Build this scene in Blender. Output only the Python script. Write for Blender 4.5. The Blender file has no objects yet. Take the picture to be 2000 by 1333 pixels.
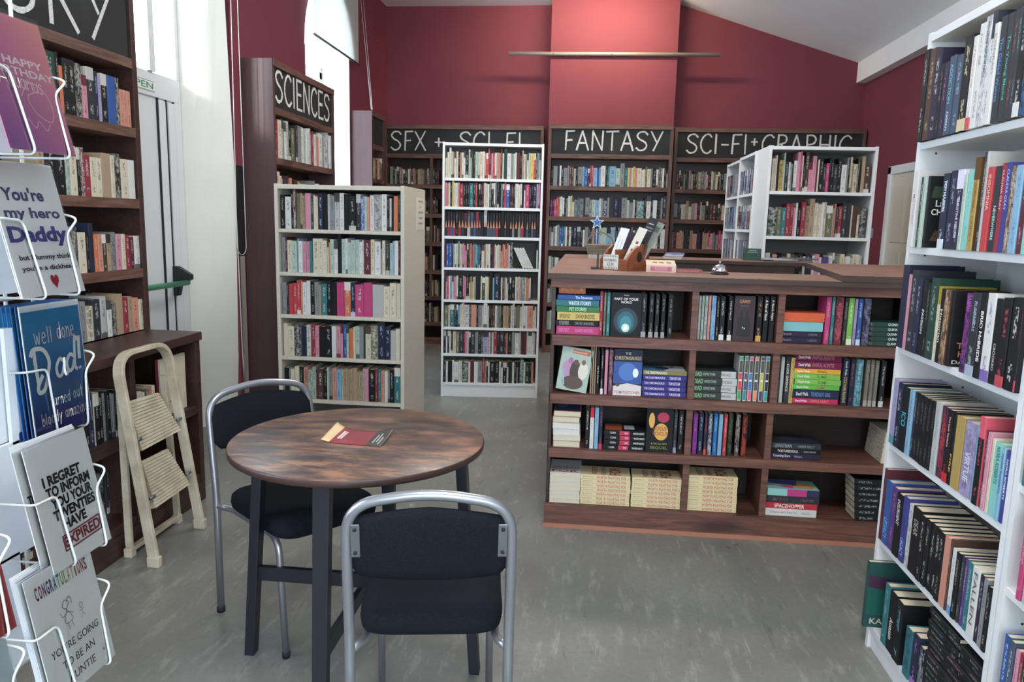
import bpy, math, random
from math import sin, cos, pi, radians as RAD
from mathutils import Vector, Matrix
random.seed(7)
D = bpy.data; SC = bpy.context.scene; COL = SC.collection

# ------------------------------------------------------------------ camera
FPX = 1459.7; CH = 1.42
_p, _r, _y = .157013, .023592, .102387
FW = Vector((-sin(_y)*cos(_p), cos(_y)*cos(_p), -sin(_p)))
_R0 = Vector((cos(_y), sin(_y), 0)); _U0 = _R0.cross(FW)
RT = cos(_r)*_R0 + sin(_r)*_U0; UP = -sin(_r)*_R0 + cos(_r)*_U0
cam = D.cameras.new('camera'); camo = D.objects.new('camera', cam); COL.objects.link(camo)
cam.sensor_width = 36; cam.sensor_fit = 'HORIZONTAL'; cam.lens = FPX/2000*36
cam.clip_start = .05; cam.clip_end = 60
camo.matrix_world = Matrix(((RT.x, UP.x, -FW.x, 0), (RT.y, UP.y, -FW.y, 0), (RT.z, UP.z, -FW.z, CH), (0, 0, 0, 1)))
SC.camera = camo
CP = Vector((0, 0, CH))
def ray(x, y): return FW + RT*((x-1000)/FPX) - UP*((y-666.5)/FPX)
def onz(x, y, z): d = ray(x, y); return CP + d*((z-CH)/d.z)
def onx(x, y, X): d = ray(x, y); return CP + d*(X/d.x)
def ony(x, y, Y): d = ray(x, y); return CP + d*(Y/d.y)
def proj(q):
    q = Vector(q)-CP; z = max(q.dot(FW), .01)
    return 1000+FPX*q.dot(RT)/z, 666.5-FPX*q.dot(UP)/z

# ------------------------------------------------------------------ world, daylight, lamps
SC.view_settings.view_transform = 'Standard'; SC.view_settings.look = 'None'
SC.view_settings.exposure = 0.1; SC.view_settings.gamma = 1; SC.view_settings.use_curve_mapping = False
W = D.worlds.new('sky'); SC.world = W; W.use_nodes = True
W.node_tree.nodes['Background'].inputs[0].default_value = (.66, .82, 1, 1)
W.node_tree.nodes['Background'].inputs[1].default_value = 13.0
def lamp(name, kind, loc, energy, color=(1, 1, 1), aim=None, **k):
    l = D.lights.new(name, kind); o = D.objects.new(name, l); COL.objects.link(o)
    l.energy = energy; l.color = color; o.location = loc
    for a, v in k.items(): setattr(l, a, v)
    if aim is not None: o.rotation_euler = (Vector(aim)-Vector(loc)).to_track_quat('-Z', 'Y').to_euler()
    return o
def portal(loc, sx, sy, aim):
    o = lamp('window_daylight', 'AREA', loc, 1, aim=aim, shape='RECTANGLE', size=sx, size_y=sy)
    o.data.cycles.is_portal = True
sun = lamp('sun', 'SUN', (-6, 0, 6), 13.0, (1, .98, .96), angle=RAD(9))
sun.rotation_euler = Vector((.37, .92, -.30)).to_track_quat('-Z', 'Y').to_euler()
portal((-2.92, 6.77, 2.2), 2.6, 1.2, (0, 6.77, 2.2))
portal((-2.70, 4.05, 2.75), 1.0, 1.1, (0, 4.05, 2.75))
portal((-2.92, .9, 1.9), 2.0, 1.2, (0, .9, 1.9))
portal((-2.92, -.8, 1.9), 2.0, 1.2, (0, -.8, 1.9))
portal((.6, -2.02, 1.6), 2.6, 2.0, (.6, 0, 1.6))
lamp('wall_spotlight', 'AREA', (.10, 7.70, 3.74), 26, (1, .80, .56), aim=(.14, 8.5, 3.2), shape='RECTANGLE', size=.9, size_y=.06)
lamp('wall_spotlight', 'AREA', (-.72, 7.80, 3.74), 4, (1, .80, .60), aim=(-.9, 8.7, 3.3), shape='RECTANGLE', size=.2, size_y=.06)
lamp('ceiling_lamp', 'AREA', (-.1, 5.0, 3.70), 54, (1, .94, .86), aim=(-.1, 5.0, 0), shape='RECTANGLE', size=1.3, size_y=.2)
lamp('ceiling_lamp', 'AREA', (.1, .6, 3.70), 58, (1, .96, .90), aim=(-.1, 1.0, 0), shape='RECTANGLE', size=1.3, size_y=.2)

# ------------------------------------------------------------------ colours
def lin(h):
    h = h.lstrip('#'); r = []
    for i in (0, 2, 4):
        c = int(h[i:i+2], 16)/255; r.append(c/12.92 if c <= .04045 else ((c+.055)/1.055)**2.4)
    return (r[0], r[1], r[2], 1.0)
PAL = {'k': ('black', '17171b'), 'K': ('charcoal', '33343a'), 'n': ('navy', '222a45'), 'b': ('blue', '2a5aa6'), 'l': ('light blue', '80b2d2'),
 't': ('teal', '257a80'), 'm': ('mint', 'b2c8b6'), 'g': ('green', '2f8044'), 'G': ('dark green', '22463a'), 'o': ('olive', '6f7052'),
 'c': ('cream', 'ddd0b2'), 'w': ('white', 'dfddd6'), 's': ('grey', '8b8d8d'), 'S': ('pale grey', 'b9b9b4'), 'a': ('tan', 'b19673'),
 'B': ('brown', '57392b'), 'O': ('orange', 'd9713a'), 'r': ('red', 'cc3038'), 'R': ('crimson', 'a01f36'), 'M': ('maroon', '632030'),
 'p': ('pink', 'd98ca0'), 'P': ('hot pink', 'cb2f74'), 'v': ('purple', '5d3a86'), 'V': ('lavender', 'a99cc6'), 'y': ('yellow', 'dcbb52'),
 'h': ('coral', 'd98d72'), 'L': ('lime green', '7cc43a'), 'u': ('slate blue', '44566e'), 'd': ('dark violet', '2c2440'), 'i': ('indigo', '3b3f8e'),
 'A': ('aqua', '7fcfc4'), 'z': ('gold', 'b8963f')}
def colr(c):
    if c not in PAL: return lin(c)
    r = lin(PAL[c][1]); g = .3*r[0]+.55*r[1]+.15*r[2]; return tuple((v*.82+g*.18)*.9 for v in r[:3])+(1.0,)

# ------------------------------------------------------------------ materials
def mat(name, col='808080', rough=.5, metal=0, spec=.5):
    m = D.materials.new(name); m.use_nodes = True; b = m.node_tree.nodes['Principled BSDF']
    b.inputs['Base Color'].default_value = colr(col); b.inputs['Roughness'].default_value = rough
    b.inputs['Metallic'].default_value = metal; b.inputs['Specular IOR Level'].default_value = spec
    return m
class NT:
    def __init__(s, m): s.t = m.node_tree; s.n = s.t.nodes; s.b = s.n.get('Principled BSDF')
    def add(s, typ, **k):
        n = s.n.new('ShaderNode'+typ)
        for a, v in k.items(): setattr(n, a, v)
        return n
    def link(s, a, b): s.t.links.new(a, b)
    def val(s, inp, v):
        if hasattr(v, 'is_output') or isinstance(v, bpy.types.NodeSocket): s.link(v, inp)
        else: inp.default_value = v
    def math(s, op, a, b=0.0, clamp=False):
        n = s.add('Math', operation=op); n.use_clamp = clamp; s.val(n.inputs[0], a); s.val(n.inputs[1], b); return n.outputs[0]
    def mix(s, f, a, b, mode='MIX'):
        n = s.add('Mix', data_type='RGBA', blend_type=mode); s.val(n.inputs[0], f); s.val(n.inputs[6], a); s.val(n.inputs[7], b); return n.outputs[2]
    def noise(s, vec, scale, detail=3, rough=.5, dist=0):
        n = s.add('TexNoise'); s.link(vec, n.inputs['Vector']); n.inputs['Scale'].default_value = scale
        n.inputs['Detail'].default_value = detail; n.inputs['Roughness'].default_value = rough; n.inputs['Distortion'].default_value = dist
        return n.outputs['Fac']
    def ramp(s, f, *stops):
        n = s.add('ValToRGB'); s.link(f, n.inputs[0]); e = n.color_ramp.elements
        while len(e) < len(stops): e.new(.5)
        for q, (p, c) in zip(e, stops): q.position = p; q.color = c if not isinstance(c, str) else colr(c)
        return n.outputs[0]
    def coord(s, out='Object', scale=(1, 1, 1), rot=(0, 0, 0)):
        c = s.add('TexCoord'); m = s.add('Mapping'); s.link(c.outputs[out], m.inputs[0])
        m.inputs['Scale'].default_value = scale; m.inputs['Rotation'].default_value = rot; return m.outputs[0]
    def bump(s, h, strength=.2, dist=.01):
        n = s.add('Bump'); s.link(h, n.inputs['Height']); n.inputs['Strength'].default_value = strength; n.inputs['Distance'].default_value = dist
        s.link(n.outputs[0], s.b.inputs['Normal'])
    def base(s, c): s.link(c, s.b.inputs['Base Color'])
WHT = (1, 1, 1, 1); BLK = (0, 0, 0, 1)
def wood(name, dark, midc, light, scale, rough=.55, axis=0, bs=.12):
    m = mat(name, midc, rough); t = NT(m)
    sc = [14, 14, 14]; sc[axis] = 1.1
    g = t.noise(t.coord('Object', tuple(sc)), scale, 5, .6, 1.2)
    k = t.noise(t.coord('Object', tuple(2.2 if i != axis else .9 for i in range(3))), 2.2, 2)
    c = t.ramp(g, (.25, dark), (.5, midc), (.78, light))
    c = t.mix(t.ramp(k, (.62, BLK), (.74, (.75, .75, .75, 1))), c, colr(dark)); t.base(c)
    t.bump(g, bs, .004); return m
M = {}
M['pine'] = wood('stained_pine', '382620', '63443a', '84604f', 3.0)
M['pine_upright'] = wood('stained_pine_upright', '38251f', '5c4036', '785647', 3.0, axis=2)
M['pine_counter'] = wood('counter_pine', '38221d', '684237', '88594a', 3.0)
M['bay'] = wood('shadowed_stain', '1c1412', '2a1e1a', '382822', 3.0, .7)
M['pine_dark'] = wood('dark_stain', '241512', '3a231d', '4b2f27', 3.0, .45)
M['panel'] = wood('mahogany_panel', '442b2d', '4c3233', '543839', 1.0, .56, 2, 0)
M['mdf'] = mat('brown_board', '8a6656', .5); t = NT(M['mdf']); t.base(t.ramp(t.noise(t.coord(), 6, 4), (.3, '7c5a4b'), (.7, '94705f')))
M['chalk'] = mat('chalkboard', '1d1e20', .75); t = NT(M['chalk']); t.base(t.ramp(t.noise(t.coord(), 3, 5), (.35, '17181a'), (.75, '2b2c2d')))
M['chalkline'] = mat('chalk', 'd6d5cf', .9); t = NT(M['chalkline']); t.base(t.ramp(t.noise(t.coord(), 90, 3), (.3, 'b4b3ad'), (.55, 'dcdad4')))
M['white'] = mat('white_laminate', 'dedfde', .38); t = NT(M['white']); t.base(t.ramp(t.noise(t.coord(), 2, 3), (.3, 'd9dbdb'), (.7, 'e4e4e2')))
M['cream'] = mat('cream_laminate', 'cfc7b6', .45); t = NT(M['cream']); t.base(t.ramp(t.noise(t.coord(), 160, 3), (.35, 'c2b9a8'), (.65, 'd5cdbd')))
M['greyback'] = mat('grey_backboard', '6d6a67', .7)
M['hole'] = mat('peg_hole', '2a2a2a', .8)
def plaster(name, c1, c2, bs=.15):
    m = mat(name, c1, .75); t = NT(m); v = t.coord(); n = t.noise(v, 1.3, 6)
    t.base(t.ramp(n, (.3, c1), (.7, c2))); t.bump(t.noise(v, 60, 4), bs, .004); return m
M['red'] = plaster('red_paint', '702f3b', '7a3541')
M['whitewall'] = plaster('white_paint', 'd8d5ca', 'e2dfd5', .3)
M['ceil'] = plaster('ceiling_paint', 'e9e6e2', 'f0eeea')
M['upvc'] = mat('white_frame', 'dcdfe0', .3)
M['floor'] = mat('grey_vinyl', '85837b', .42); t = NT(M['floor'])
v = t.coord('Object', (1, 1, 1)); n1 = t.noise(v, 2.0, 8, .62); n2 = t.noise(t.coord('Object', (9, 2.2, 1), (0, 0, .35)), 2.2, 6, .7)
c = t.ramp(n1, (.3, '6d6c67'), (.5, '787771'), (.72, '85847d')); c = t.mix(t.ramp(n2, (.54, BLK), (.72, (.6, .6, .6, 1))), c, colr('aeaca3'))
n3 = t.noise(t.coord('Object', (16, 3, 1), (0, 0, .5)), 1.4, 4, .7); c = t.mix(t.ramp(n3, (.30, (.8, .8, .8, 1)), (.38, BLK)), c, colr('5d5c56'))
n4 = t.noise(v, 44, 6, .75); c = t.mix(t.ramp(n4, (.36, (.34, .34, .34, 1)), (.56, BLK)), c, colr('64635c')); n5 = t.noise(t.coord('Object', (40, 4, 1), (0, 0, .22)), 1.0, 5, .65, .6); n6 = t.noise(t.coord('Object', (30, 3.4, 1), (0, 0, .45)), 1.0, 5, .65, .6)
c = t.mix(t.ramp(n5, (.64, BLK), (.72, (.7, .7, .7, 1))), c, colr('aaa89f')); c = t.mix(t.ramp(n6, (.655, BLK), (.73, (.6, .6, .6, 1))), c, colr('4e4d48')); t.base(c)
t.bump(n2, .12, .004); t.link(t.ramp(n1, (.3, (.27, .27, .27, 1)), (.7, (.45, .45, .45, 1))), t.b.inputs['Roughness'])
M['rustic'] = mat('rustic_board', '5d4134', .34); t = NT(M['rustic'])
n1 = t.noise(t.coord('Object', (2.4, 6, 1), (0, 0, -.5)), 2.6, 7, .62); n2 = t.noise(t.coord('Object', (1, 3.4, 1), (0, 0, -.5)), 4.5, 6, .65, .8)
c = t.ramp(n1, (.38, '3c322f'), (.5, '644a3e'), (.62, '8e6650')); c = t.mix(t.ramp(n2, (.52, BLK), (.60, (.85, .85, .85, 1))), c, colr('3a3231')); t.base(c)
M['mdfedge'] = mat('board_edge', '45332c', .6)
M['rim'] = mat('dark_board_edge', '3f2b24', .45)
M['blackwood'] = mat('black_metal', '1b1d25', .42)
M['silver'] = mat('silver_tube', '9fa0a4', .33, .75)
M['plate'] = mat('steel_plate', '7d7f82', .4, .8)
M['fabric'] = mat('charcoal_fabric', '16171b', .95, spec=.1); t = NT(M['fabric']); v = t.coord()
t.base(t.ramp(t.noise(v, 420, 2), (.35, '15161a'), (.7, '202228'))); t.bump(t.noise(v, 600, 2), .25, .001)
M['ladder'] = mat('cream_enamel', 'bdb09a', .5); t = NT(M['ladder']); t.base(t.ramp(t.noise(t.coord(), 9, 6, .7), (.33, 'a3957f'), (.6, 'c6baa4')))
M['rubber'] = mat('rubber', '15161a', .7)
M['wire'] = mat('white_wire', 'c2c3c0', .5)
M['chrome'] = mat('chrome', 'cfd0d2', .08, 1.0)
M['green'] = mat('green_tube', '2f7d5c', .4)
M['blk'] = mat('black_plastic', '17181a', .45)
M['honey'] = wood('honey_wood', '5c2f1e', '8a4e34', 'a2633f', 3.0, .4)
M['wicker'] = mat('wicker', '8b8072', .8); t = NT(M['wicker']); n = t.add('TexWave'); t.link(t.coord('Object', (1, 1, 1)), n.inputs[0]); n.inputs['Scale'].default_value = 60
t.base(t.ramp(n.outputs['Fac'], (.3, '4e463c'), (.6, 'a39786')))
M['alu'] = mat('aluminium_tube', 'a9a193', .4, .4)
M['blind'] = mat('blind_cloth', 'd8d8d2', .8); t = NT(M['blind']); tr = t.add('BsdfTranslucent'); tr.inputs[0].default_value = (.8, .8, .76, 1)
mx = t.add('MixShader'); mx.inputs[0].default_value = .45; t.link(t.b.outputs[0], mx.inputs[1]); t.link(tr.outputs[0], mx.inputs[2])
t.link(mx.outputs[0], t.n['Material Output'].inputs[0])
def clear(name, refl, tint=(1, 1, 1, 1)):
    m = D.materials.new(name); m.use_nodes = True; t = NT(m); t.n.remove(t.b)
    a = t.add('BsdfTransparent'); a.inputs[0].default_value = tint; g = t.add('BsdfGlossy'); g.inputs['Roughness'].default_value = .06
    f = t.add('Fresnel'); f.inputs[0].default_value = 1.45; mx = t.add('MixShader'); t.link(t.math('MULTIPLY', f.outputs[0], refl), mx.inputs[0])
    t.link(a.outputs[0], mx.inputs[1]); t.link(g.outputs[0], mx.inputs[2]); t.link(mx.outputs[0], t.n['Material Output'].inputs[0]); return m
M['glass'] = clear('window_glass', 1.0, (.97, .98, .98, 1)); M['film'] = clear('clear_film', 1.0, (.96, .97, .98, 1))
# book cover: base colour, print colour and (seed, mode, letters) come from mesh attributes
def cover_mat():
    m = mat('printed_cover', '808080', .58, spec=.3); t = NT(m)
    def at(n): a = t.add('Attribute'); a.attribute_name = n; return a
    bc = at('bc').outputs[0]; tc = at('tc').outputs[0]; pp = t.add('SeparateXYZ'); t.link(at('pp').outputs[1], pp.inputs[0])
    seed, mode, N = pp.outputs
    uv = t.add('SeparateXYZ'); u0 = t.add('UVMap'); t.link(u0.outputs[0], uv.inputs[0]); u, v = uv.outputs[0], uv.outputs[1]
    cv = t.add('CombineXYZ'); t.link(t.math('MULTIPLY', u, 5.5), cv.inputs[0]); t.link(t.math('MULTIPLY', v, N), cv.inputs[1]); t.link(t.math('MULTIPLY', seed, 37), cv.inputs[2])
    g = t.noise(cv.outputs[0], 1.0, 1.5); txt = t.math('MULTIPLY', t.ramp(g, (.47, BLK), (.56, WHT)), .62)
    band = t.math('LESS_THAN', t.math('ABSOLUTE', t.math('SUBTRACT', u, .5)), .17)
    s1 = t.math('MULTIPLY', seed, .2)
    def rng(a, b): return t.math('MULTIPLY', t.math('GREATER_THAN', v, a), t.math('LESS_THAN', v, b))
    iv = t.math('MAXIMUM', rng(t.math('ADD', s1, .42), .9), rng(.1, t.math('ADD', s1, .17)))
    has = t.math('GREATER_THAN', mode, .5)
    k = t.math('MULTIPLY', t.math('MULTIPLY', txt, band), t.math('MULTIPLY', iv, has))
    c = t.mix(k, bc, tc)
    m2 = t.math('MULTIPLY', t.math('COMPARE', mode, 2.0), t.math('LESS_THAN', v, .13))
    c = t.mix(t.math('MULTIPLY', m2, .9), c, tc)
    m3 = t.math('MULTIPLY', t.math('COMPARE', mode, 3.0), t.math('GREATER_THAN', v, .76)); c = t.mix(m3, c, tc)
    cw = t.add('CombineXYZ'); t.link(t.math('MULTIPLY', u, 2.0), cw.inputs[0]); t.link(t.math('MULTIPLY', v, 7.0), cw.inputs[1]); t.link(t.math('MULTIPLY', seed, 51), cw.inputs[2])
    pic = t.noise(cw.outputs[0], 1.2, 3, .6, 1.0); m4 = t.math('MULTIPLY', t.math('COMPARE', mode, 4.0), t.ramp(pic, (.42, BLK), (.62, (.55, .55, .55, 1))))
    c = t.mix(m4, c, tc)
    m5 = t.math('COMPARE', mode, 5.0); c = t.mix(t.math('MULTIPLY', m5, t.math('LESS_THAN', v, .36)), c, tc)
    tip = t.math('MULTIPLY', t.math('MULTIPLY', t.math('GREATER_THAN', v, .36), t.math('LESS_THAN', v, .66)), t.math('LESS_THAN', t.math('ABSOLUTE', t.math('SUBTRACT', u, .5)), t.math('MULTIPLY', t.math('SUBTRACT', .68, v), 1.1)))
    c = t.mix(t.math('MULTIPLY', m5, tip), c, colr('c98a6a'))
    w = t.noise(t.coord('Object'), 40, 2); c = t.mix(t.math('MULTIPLY', w, .12), c, (.02, .02, .02, 1)); t.base(c); return m
M['cover'] = cover_mat()
M['print'] = mat('print_ink', '808080', .5); t = NT(M['print']); a = t.add('Attribute'); a.attribute_name = 'bc'; t.base(a.outputs[0])
M['card'] = mat('card_stock', '808080', .38); t = NT(M['card']); a = t.add('Attribute'); a.attribute_name = 'bc'; t.base(a.outputs[0]); t.b.inputs['Coat Weight'].default_value = .25
M['page'] = mat('paper_block', 'd9ccb2', .8); t = NT(M['page']); n = t.add('TexWave'); t.link(t.coord(), n.inputs[0]); n.inputs['Scale'].default_value = 160; n.inputs['Distortion'].default_value = 1.5
t.base(t.ramp(n.outputs['Fac'], (.2, 'c4b599'), (.8, 'dfd3bb')))
M['pagew'] = mat('white_paper_block', 'dbd7cc', .8); t = NT(M['pagew']); n = t.add('TexWave'); t.link(t.coord(), n.inputs[0]); n.inputs['Scale'].default_value = 160; n.inputs['Distortion'].default_value = 1.5
t.base(t.ramp(n.outputs['Fac'], (.2, 'c6c1b5'), (.8, 'e2dfd5')))

# ------------------------------------------------------------------ mesh builder
class MB:
    def __init__(s): s.v = []; s.f = []; s.mi = []; s.sm = []; s.bc = []; s.tc = []; s.pp = []; s.uv = []; s.X = Matrix.Identity(4); s.a = ((.5, .5, .5, 1), (1, 1, 1, 1), (0, 0, 10, 1)); s.m = 0; s.smooth = False
    def face(s, pts, uv=None):
        i = len(s.v)
        for p in pts: s.v.append(s.X @ Vector(p))
        s.f.append(tuple(range(i, i+len(pts)))); s._meta(len(pts), uv)
    def _meta(s, n, uv):
        s.mi.append(s.m); s.sm.append(s.smooth)
        for k in range(n):
            s.bc.append(s.a[0]); s.tc.append(s.a[1]); s.pp.append(s.a[2]); s.uv.append(uv[k] if uv else (.5, 5.0))
    def mesh(s, V, F):
        i = len(s.v); s.v += [s.X @ Vector(p) for p in V]
        for f in F: s.f.append(tuple(i+j for j in f)); s._meta(len(f), None)
    def box(s, x0, x1, y0, y1, z0, z1):
        V = [(x, y, z) for z in (z0, z1) for y in (y0, y1) for x in (x0, x1)]
        s.mesh(V, [(0, 2, 3, 1), (4, 5, 7, 6), (0, 1, 5, 4), (2, 6, 7, 3), (0, 4, 6, 2), (1, 3, 7, 5)])
    def prism(s, pts, z0, z1):                       # outline in xy (counter-clockwise), extruded in z
        n = len(pts); V = [(x, y, z0) for x, y in pts]+[(x, y, z1) for x, y in pts]
        s.mesh(V, [tuple(range(n-1, -1, -1)), tuple(range(n, 2*n))]+[(i, (i+1) % n, n+(i+1) % n, n+i) for i in range(n)])
    def tube(s, path, r, n=8, cap=True, closed=False):
        P = [Vector(p) for p in path]; m = len(P); V = []; up = None
        for i, p in enumerate(P):
            if closed: d = P[(i+1) % m]-P[i-1]
            else: d = (P[i+1]-p if i == 0 else p-P[i-1] if i == m-1 else (P[i+1]-p).normalized()+(p-P[i-1]).normalized())
            d.normalize()
            if up is None: up = Vector((0, 0, 1)) if abs(d.z) < .9 else Vector((1, 0, 0))
            a = d.cross(up).normalized(); up = a.cross(d).normalized(); rr = r[i] if isinstance(r, (list, tuple)) else r
            V += [p+(a*cos(2*pi*k/n)+up*sin(2*pi*k/n))*rr for k in range(n)]
        F = [(i*n+k, i*n+(k+1) % n, ((i+1) % m)*n+(k+1) % n, ((i+1) % m)*n+k) for i in range(m if closed else m-1) for k in range(n)]
        if cap and not closed: F += [tuple(range(n-1, -1, -1)), tuple((m-1)*n+k for k in range(n))]
        o = s.smooth; s.smooth = True; s.mesh(V, F); s.smooth = o
    def lathe(s, prof, n=24, c=(0, 0, 0)):
        V = [(c[0]+r*cos(2*pi*k/n), c[1]+r*sin(2*pi*k/n), c[2]+z) for r, z in prof for k in range(n)]; m = len(prof)
        F = [(i*n+k, i*n+(k+1) % n, (i+1)*n+(k+1) % n, (i+1)*n+k) for i in range(m-1) for k in range(n)]
        o = s.smooth; s.smooth = True; s.mesh(V, F); s.smooth = o
        s.mesh(V[:n], [tuple(range(n-1, -1, -1))]); s.mesh(V[-n:], [tuple(range(n))])
    def bar(s, a, b, w, h, up=(0, 0, 1)):            # rectangular bar between two points
        a, b = Vector(a), Vector(b); d = (b-a).normalized(); x = d.cross(Vector(up)).normalized()*(w/2); y = x.cross(d).normalized()*(h/2)
        V = [p+x*i+y*j for p in (a, b) for i, j in ((-1, -1), (1, -1), (1, 1), (-1, 1))]
        s.mesh(V, [(0, 1, 2, 3), (7, 6, 5, 4), (0, 4, 5, 1), (1, 5, 6, 2), (2, 6, 7, 3), (3, 7, 4, 0)])
    def build(s, name, mats, parent=None, loc=(0, 0, 0), rotz=0, bevel=0, attrs=False):
        me = D.meshes.new(name); me.from_pydata([tuple(p) for p in s.v], [], s.f)
        for m in (mats if isinstance(mats, (list, tuple)) else [mats]): me.materials.append(m)
        me.polygons.foreach_set('material_index', s.mi); me.polygons.foreach_set('use_smooth', s.sm)
        if attrs:
            for nm, dat in (('bc', s.bc), ('tc', s.tc), ('pp', s.pp)):
                a = me.attributes.new(nm, 'FLOAT_COLOR', 'CORNER'); a.data.foreach_set('color', [c for q in dat for c in q])
            u = me.uv_layers.new(name='UVMap'); u.data.foreach_set('uv', [c for q in s.uv for c in q])
        me.validate(); me.update()
        o = D.objects.new(name, me); COL.objects.link(o); o.location = loc; o.rotation_euler = (0, 0, rotz)
        if parent is not None: o.parent = parent
        if bevel:
            b = o.modifiers.new('edge', 'BEVEL'); b.width = bevel; b.segments = 2; b.limit_method = 'ANGLE'; b.angle_limit = RAD(40); b.harden_normals = False
        return o
def tag(o, label, cat, group=None, kind=None):
    if label: o['label'] = label
    if cat: o['category'] = cat
    if group: o['group'] = group
    if kind: o['kind'] = kind
    return o
def empty(name, label, cat, loc=(0, 0, 0), rotz=0, group=None):
    o = D.objects.new(name, None); COL.objects.link(o); o.location = loc; o.rotation_euler = (0, 0, rotz); o.empty_display_size = .1
    return tag(o, label, cat, group)
def struct(mb, name, m, **k): o = mb.build(name, m, **k); o['kind'] = 'structure'; return o
def boxo(name, m, parent, *b, bevel=.0015):
    q = MB(); q.box(*b); return q.build(name, m, parent, bevel=bevel)
def fillet(pts, r, n=5):                              # polyline with rounded corners
    P = [Vector(p) for p in pts]; out = [P[0]]
    for i in range(1, len(P)-1):
        a, b = (P[i-1]-P[i]), (P[i+1]-P[i]); k = min(r, a.length*.49, b.length*.49); a.normalize(); b.normalize()
        p0, p2 = P[i]+a*k, P[i]+b*k
        for j in range(n+1): t = j/n; out.append(p0*(1-t)**2+P[i]*2*t*(1-t)+p2*t*t)
    return out+[P[-1]]
def spline(pts, n=6):
    P = [Vector((*p, 0)[:3]) for p in pts]
    if len(P) < 3: return P
    Q = [P[0]*2-P[1]]+P+[P[-1]*2-P[-2]]; out = []
    for i in range(1, len(Q)-2):
        for j in range(n):
            t = j/n; a, b, c, d = Q[i-1:i+3]
            out.append(.5*((2*b)+(c-a)*t+(2*a-5*b+4*c-d)*t*t+(3*b-a-3*c+d)*t**3))
    return out+[P[-1]]
# ------------------------------------------------------------------ lettering
_tc = {}
def text_geo(s, bold=0.0):
    if (s, bold) not in _tc:
        c = D.curves.new('t', 'FONT'); c.body = s; c.offset = bold; c.resolution_u = 3
        o = D.objects.new('t', c); COL.objects.link(o); dg = bpy.context.evaluated_depsgraph_get()
        me = o.evaluated_get(dg).to_mesh(); V = [tuple(v.co) for v in me.vertices]; F = [tuple(p.vertices) for p in me.polygons]
        o.evaluated_get(dg).to_mesh_clear(); D.objects.remove(o); D.curves.remove(c); _tc[(s, bold)] = (V, F)
    return _tc[(s, bold)]
def put_text(mb, s, O, ex, ey, width, height, color, bold=0.0, align='C', mi=1, fit=True):
    """flat lettering with its centre (or left end) at O; ex, ey: unit vectors along the line and up; fits the box width x height"""
    V, F = text_geo(s, bold)
    if not V: return
    x0 = min(v[0] for v in V); x1 = max(v[0] for v in V); y0 = min(v[1] for v in V); y1 = max(v[1] for v in V)
    sy = height/max(y1-y0, 1e-4); sx = width/max(x1-x0, 1e-4)
    if not fit: sx = min(sx, sy)
    O, ex, ey = Vector(O), Vector(ex), Vector(ey); cx = (x0+x1)/2 if align == 'C' else x0; cy = (y0+y1)/2
    ka, km = mb.a, mb.m; mb.a = (colr(color) if isinstance(color, str) else color, mb.a[1], mb.a[2]); mb.m = mi
    mb.mesh([O+ex*((v[0]-cx)*sx)+ey*((v[1]-cy)*sy) for v in V], F); mb.a, mb.m = ka, km
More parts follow.
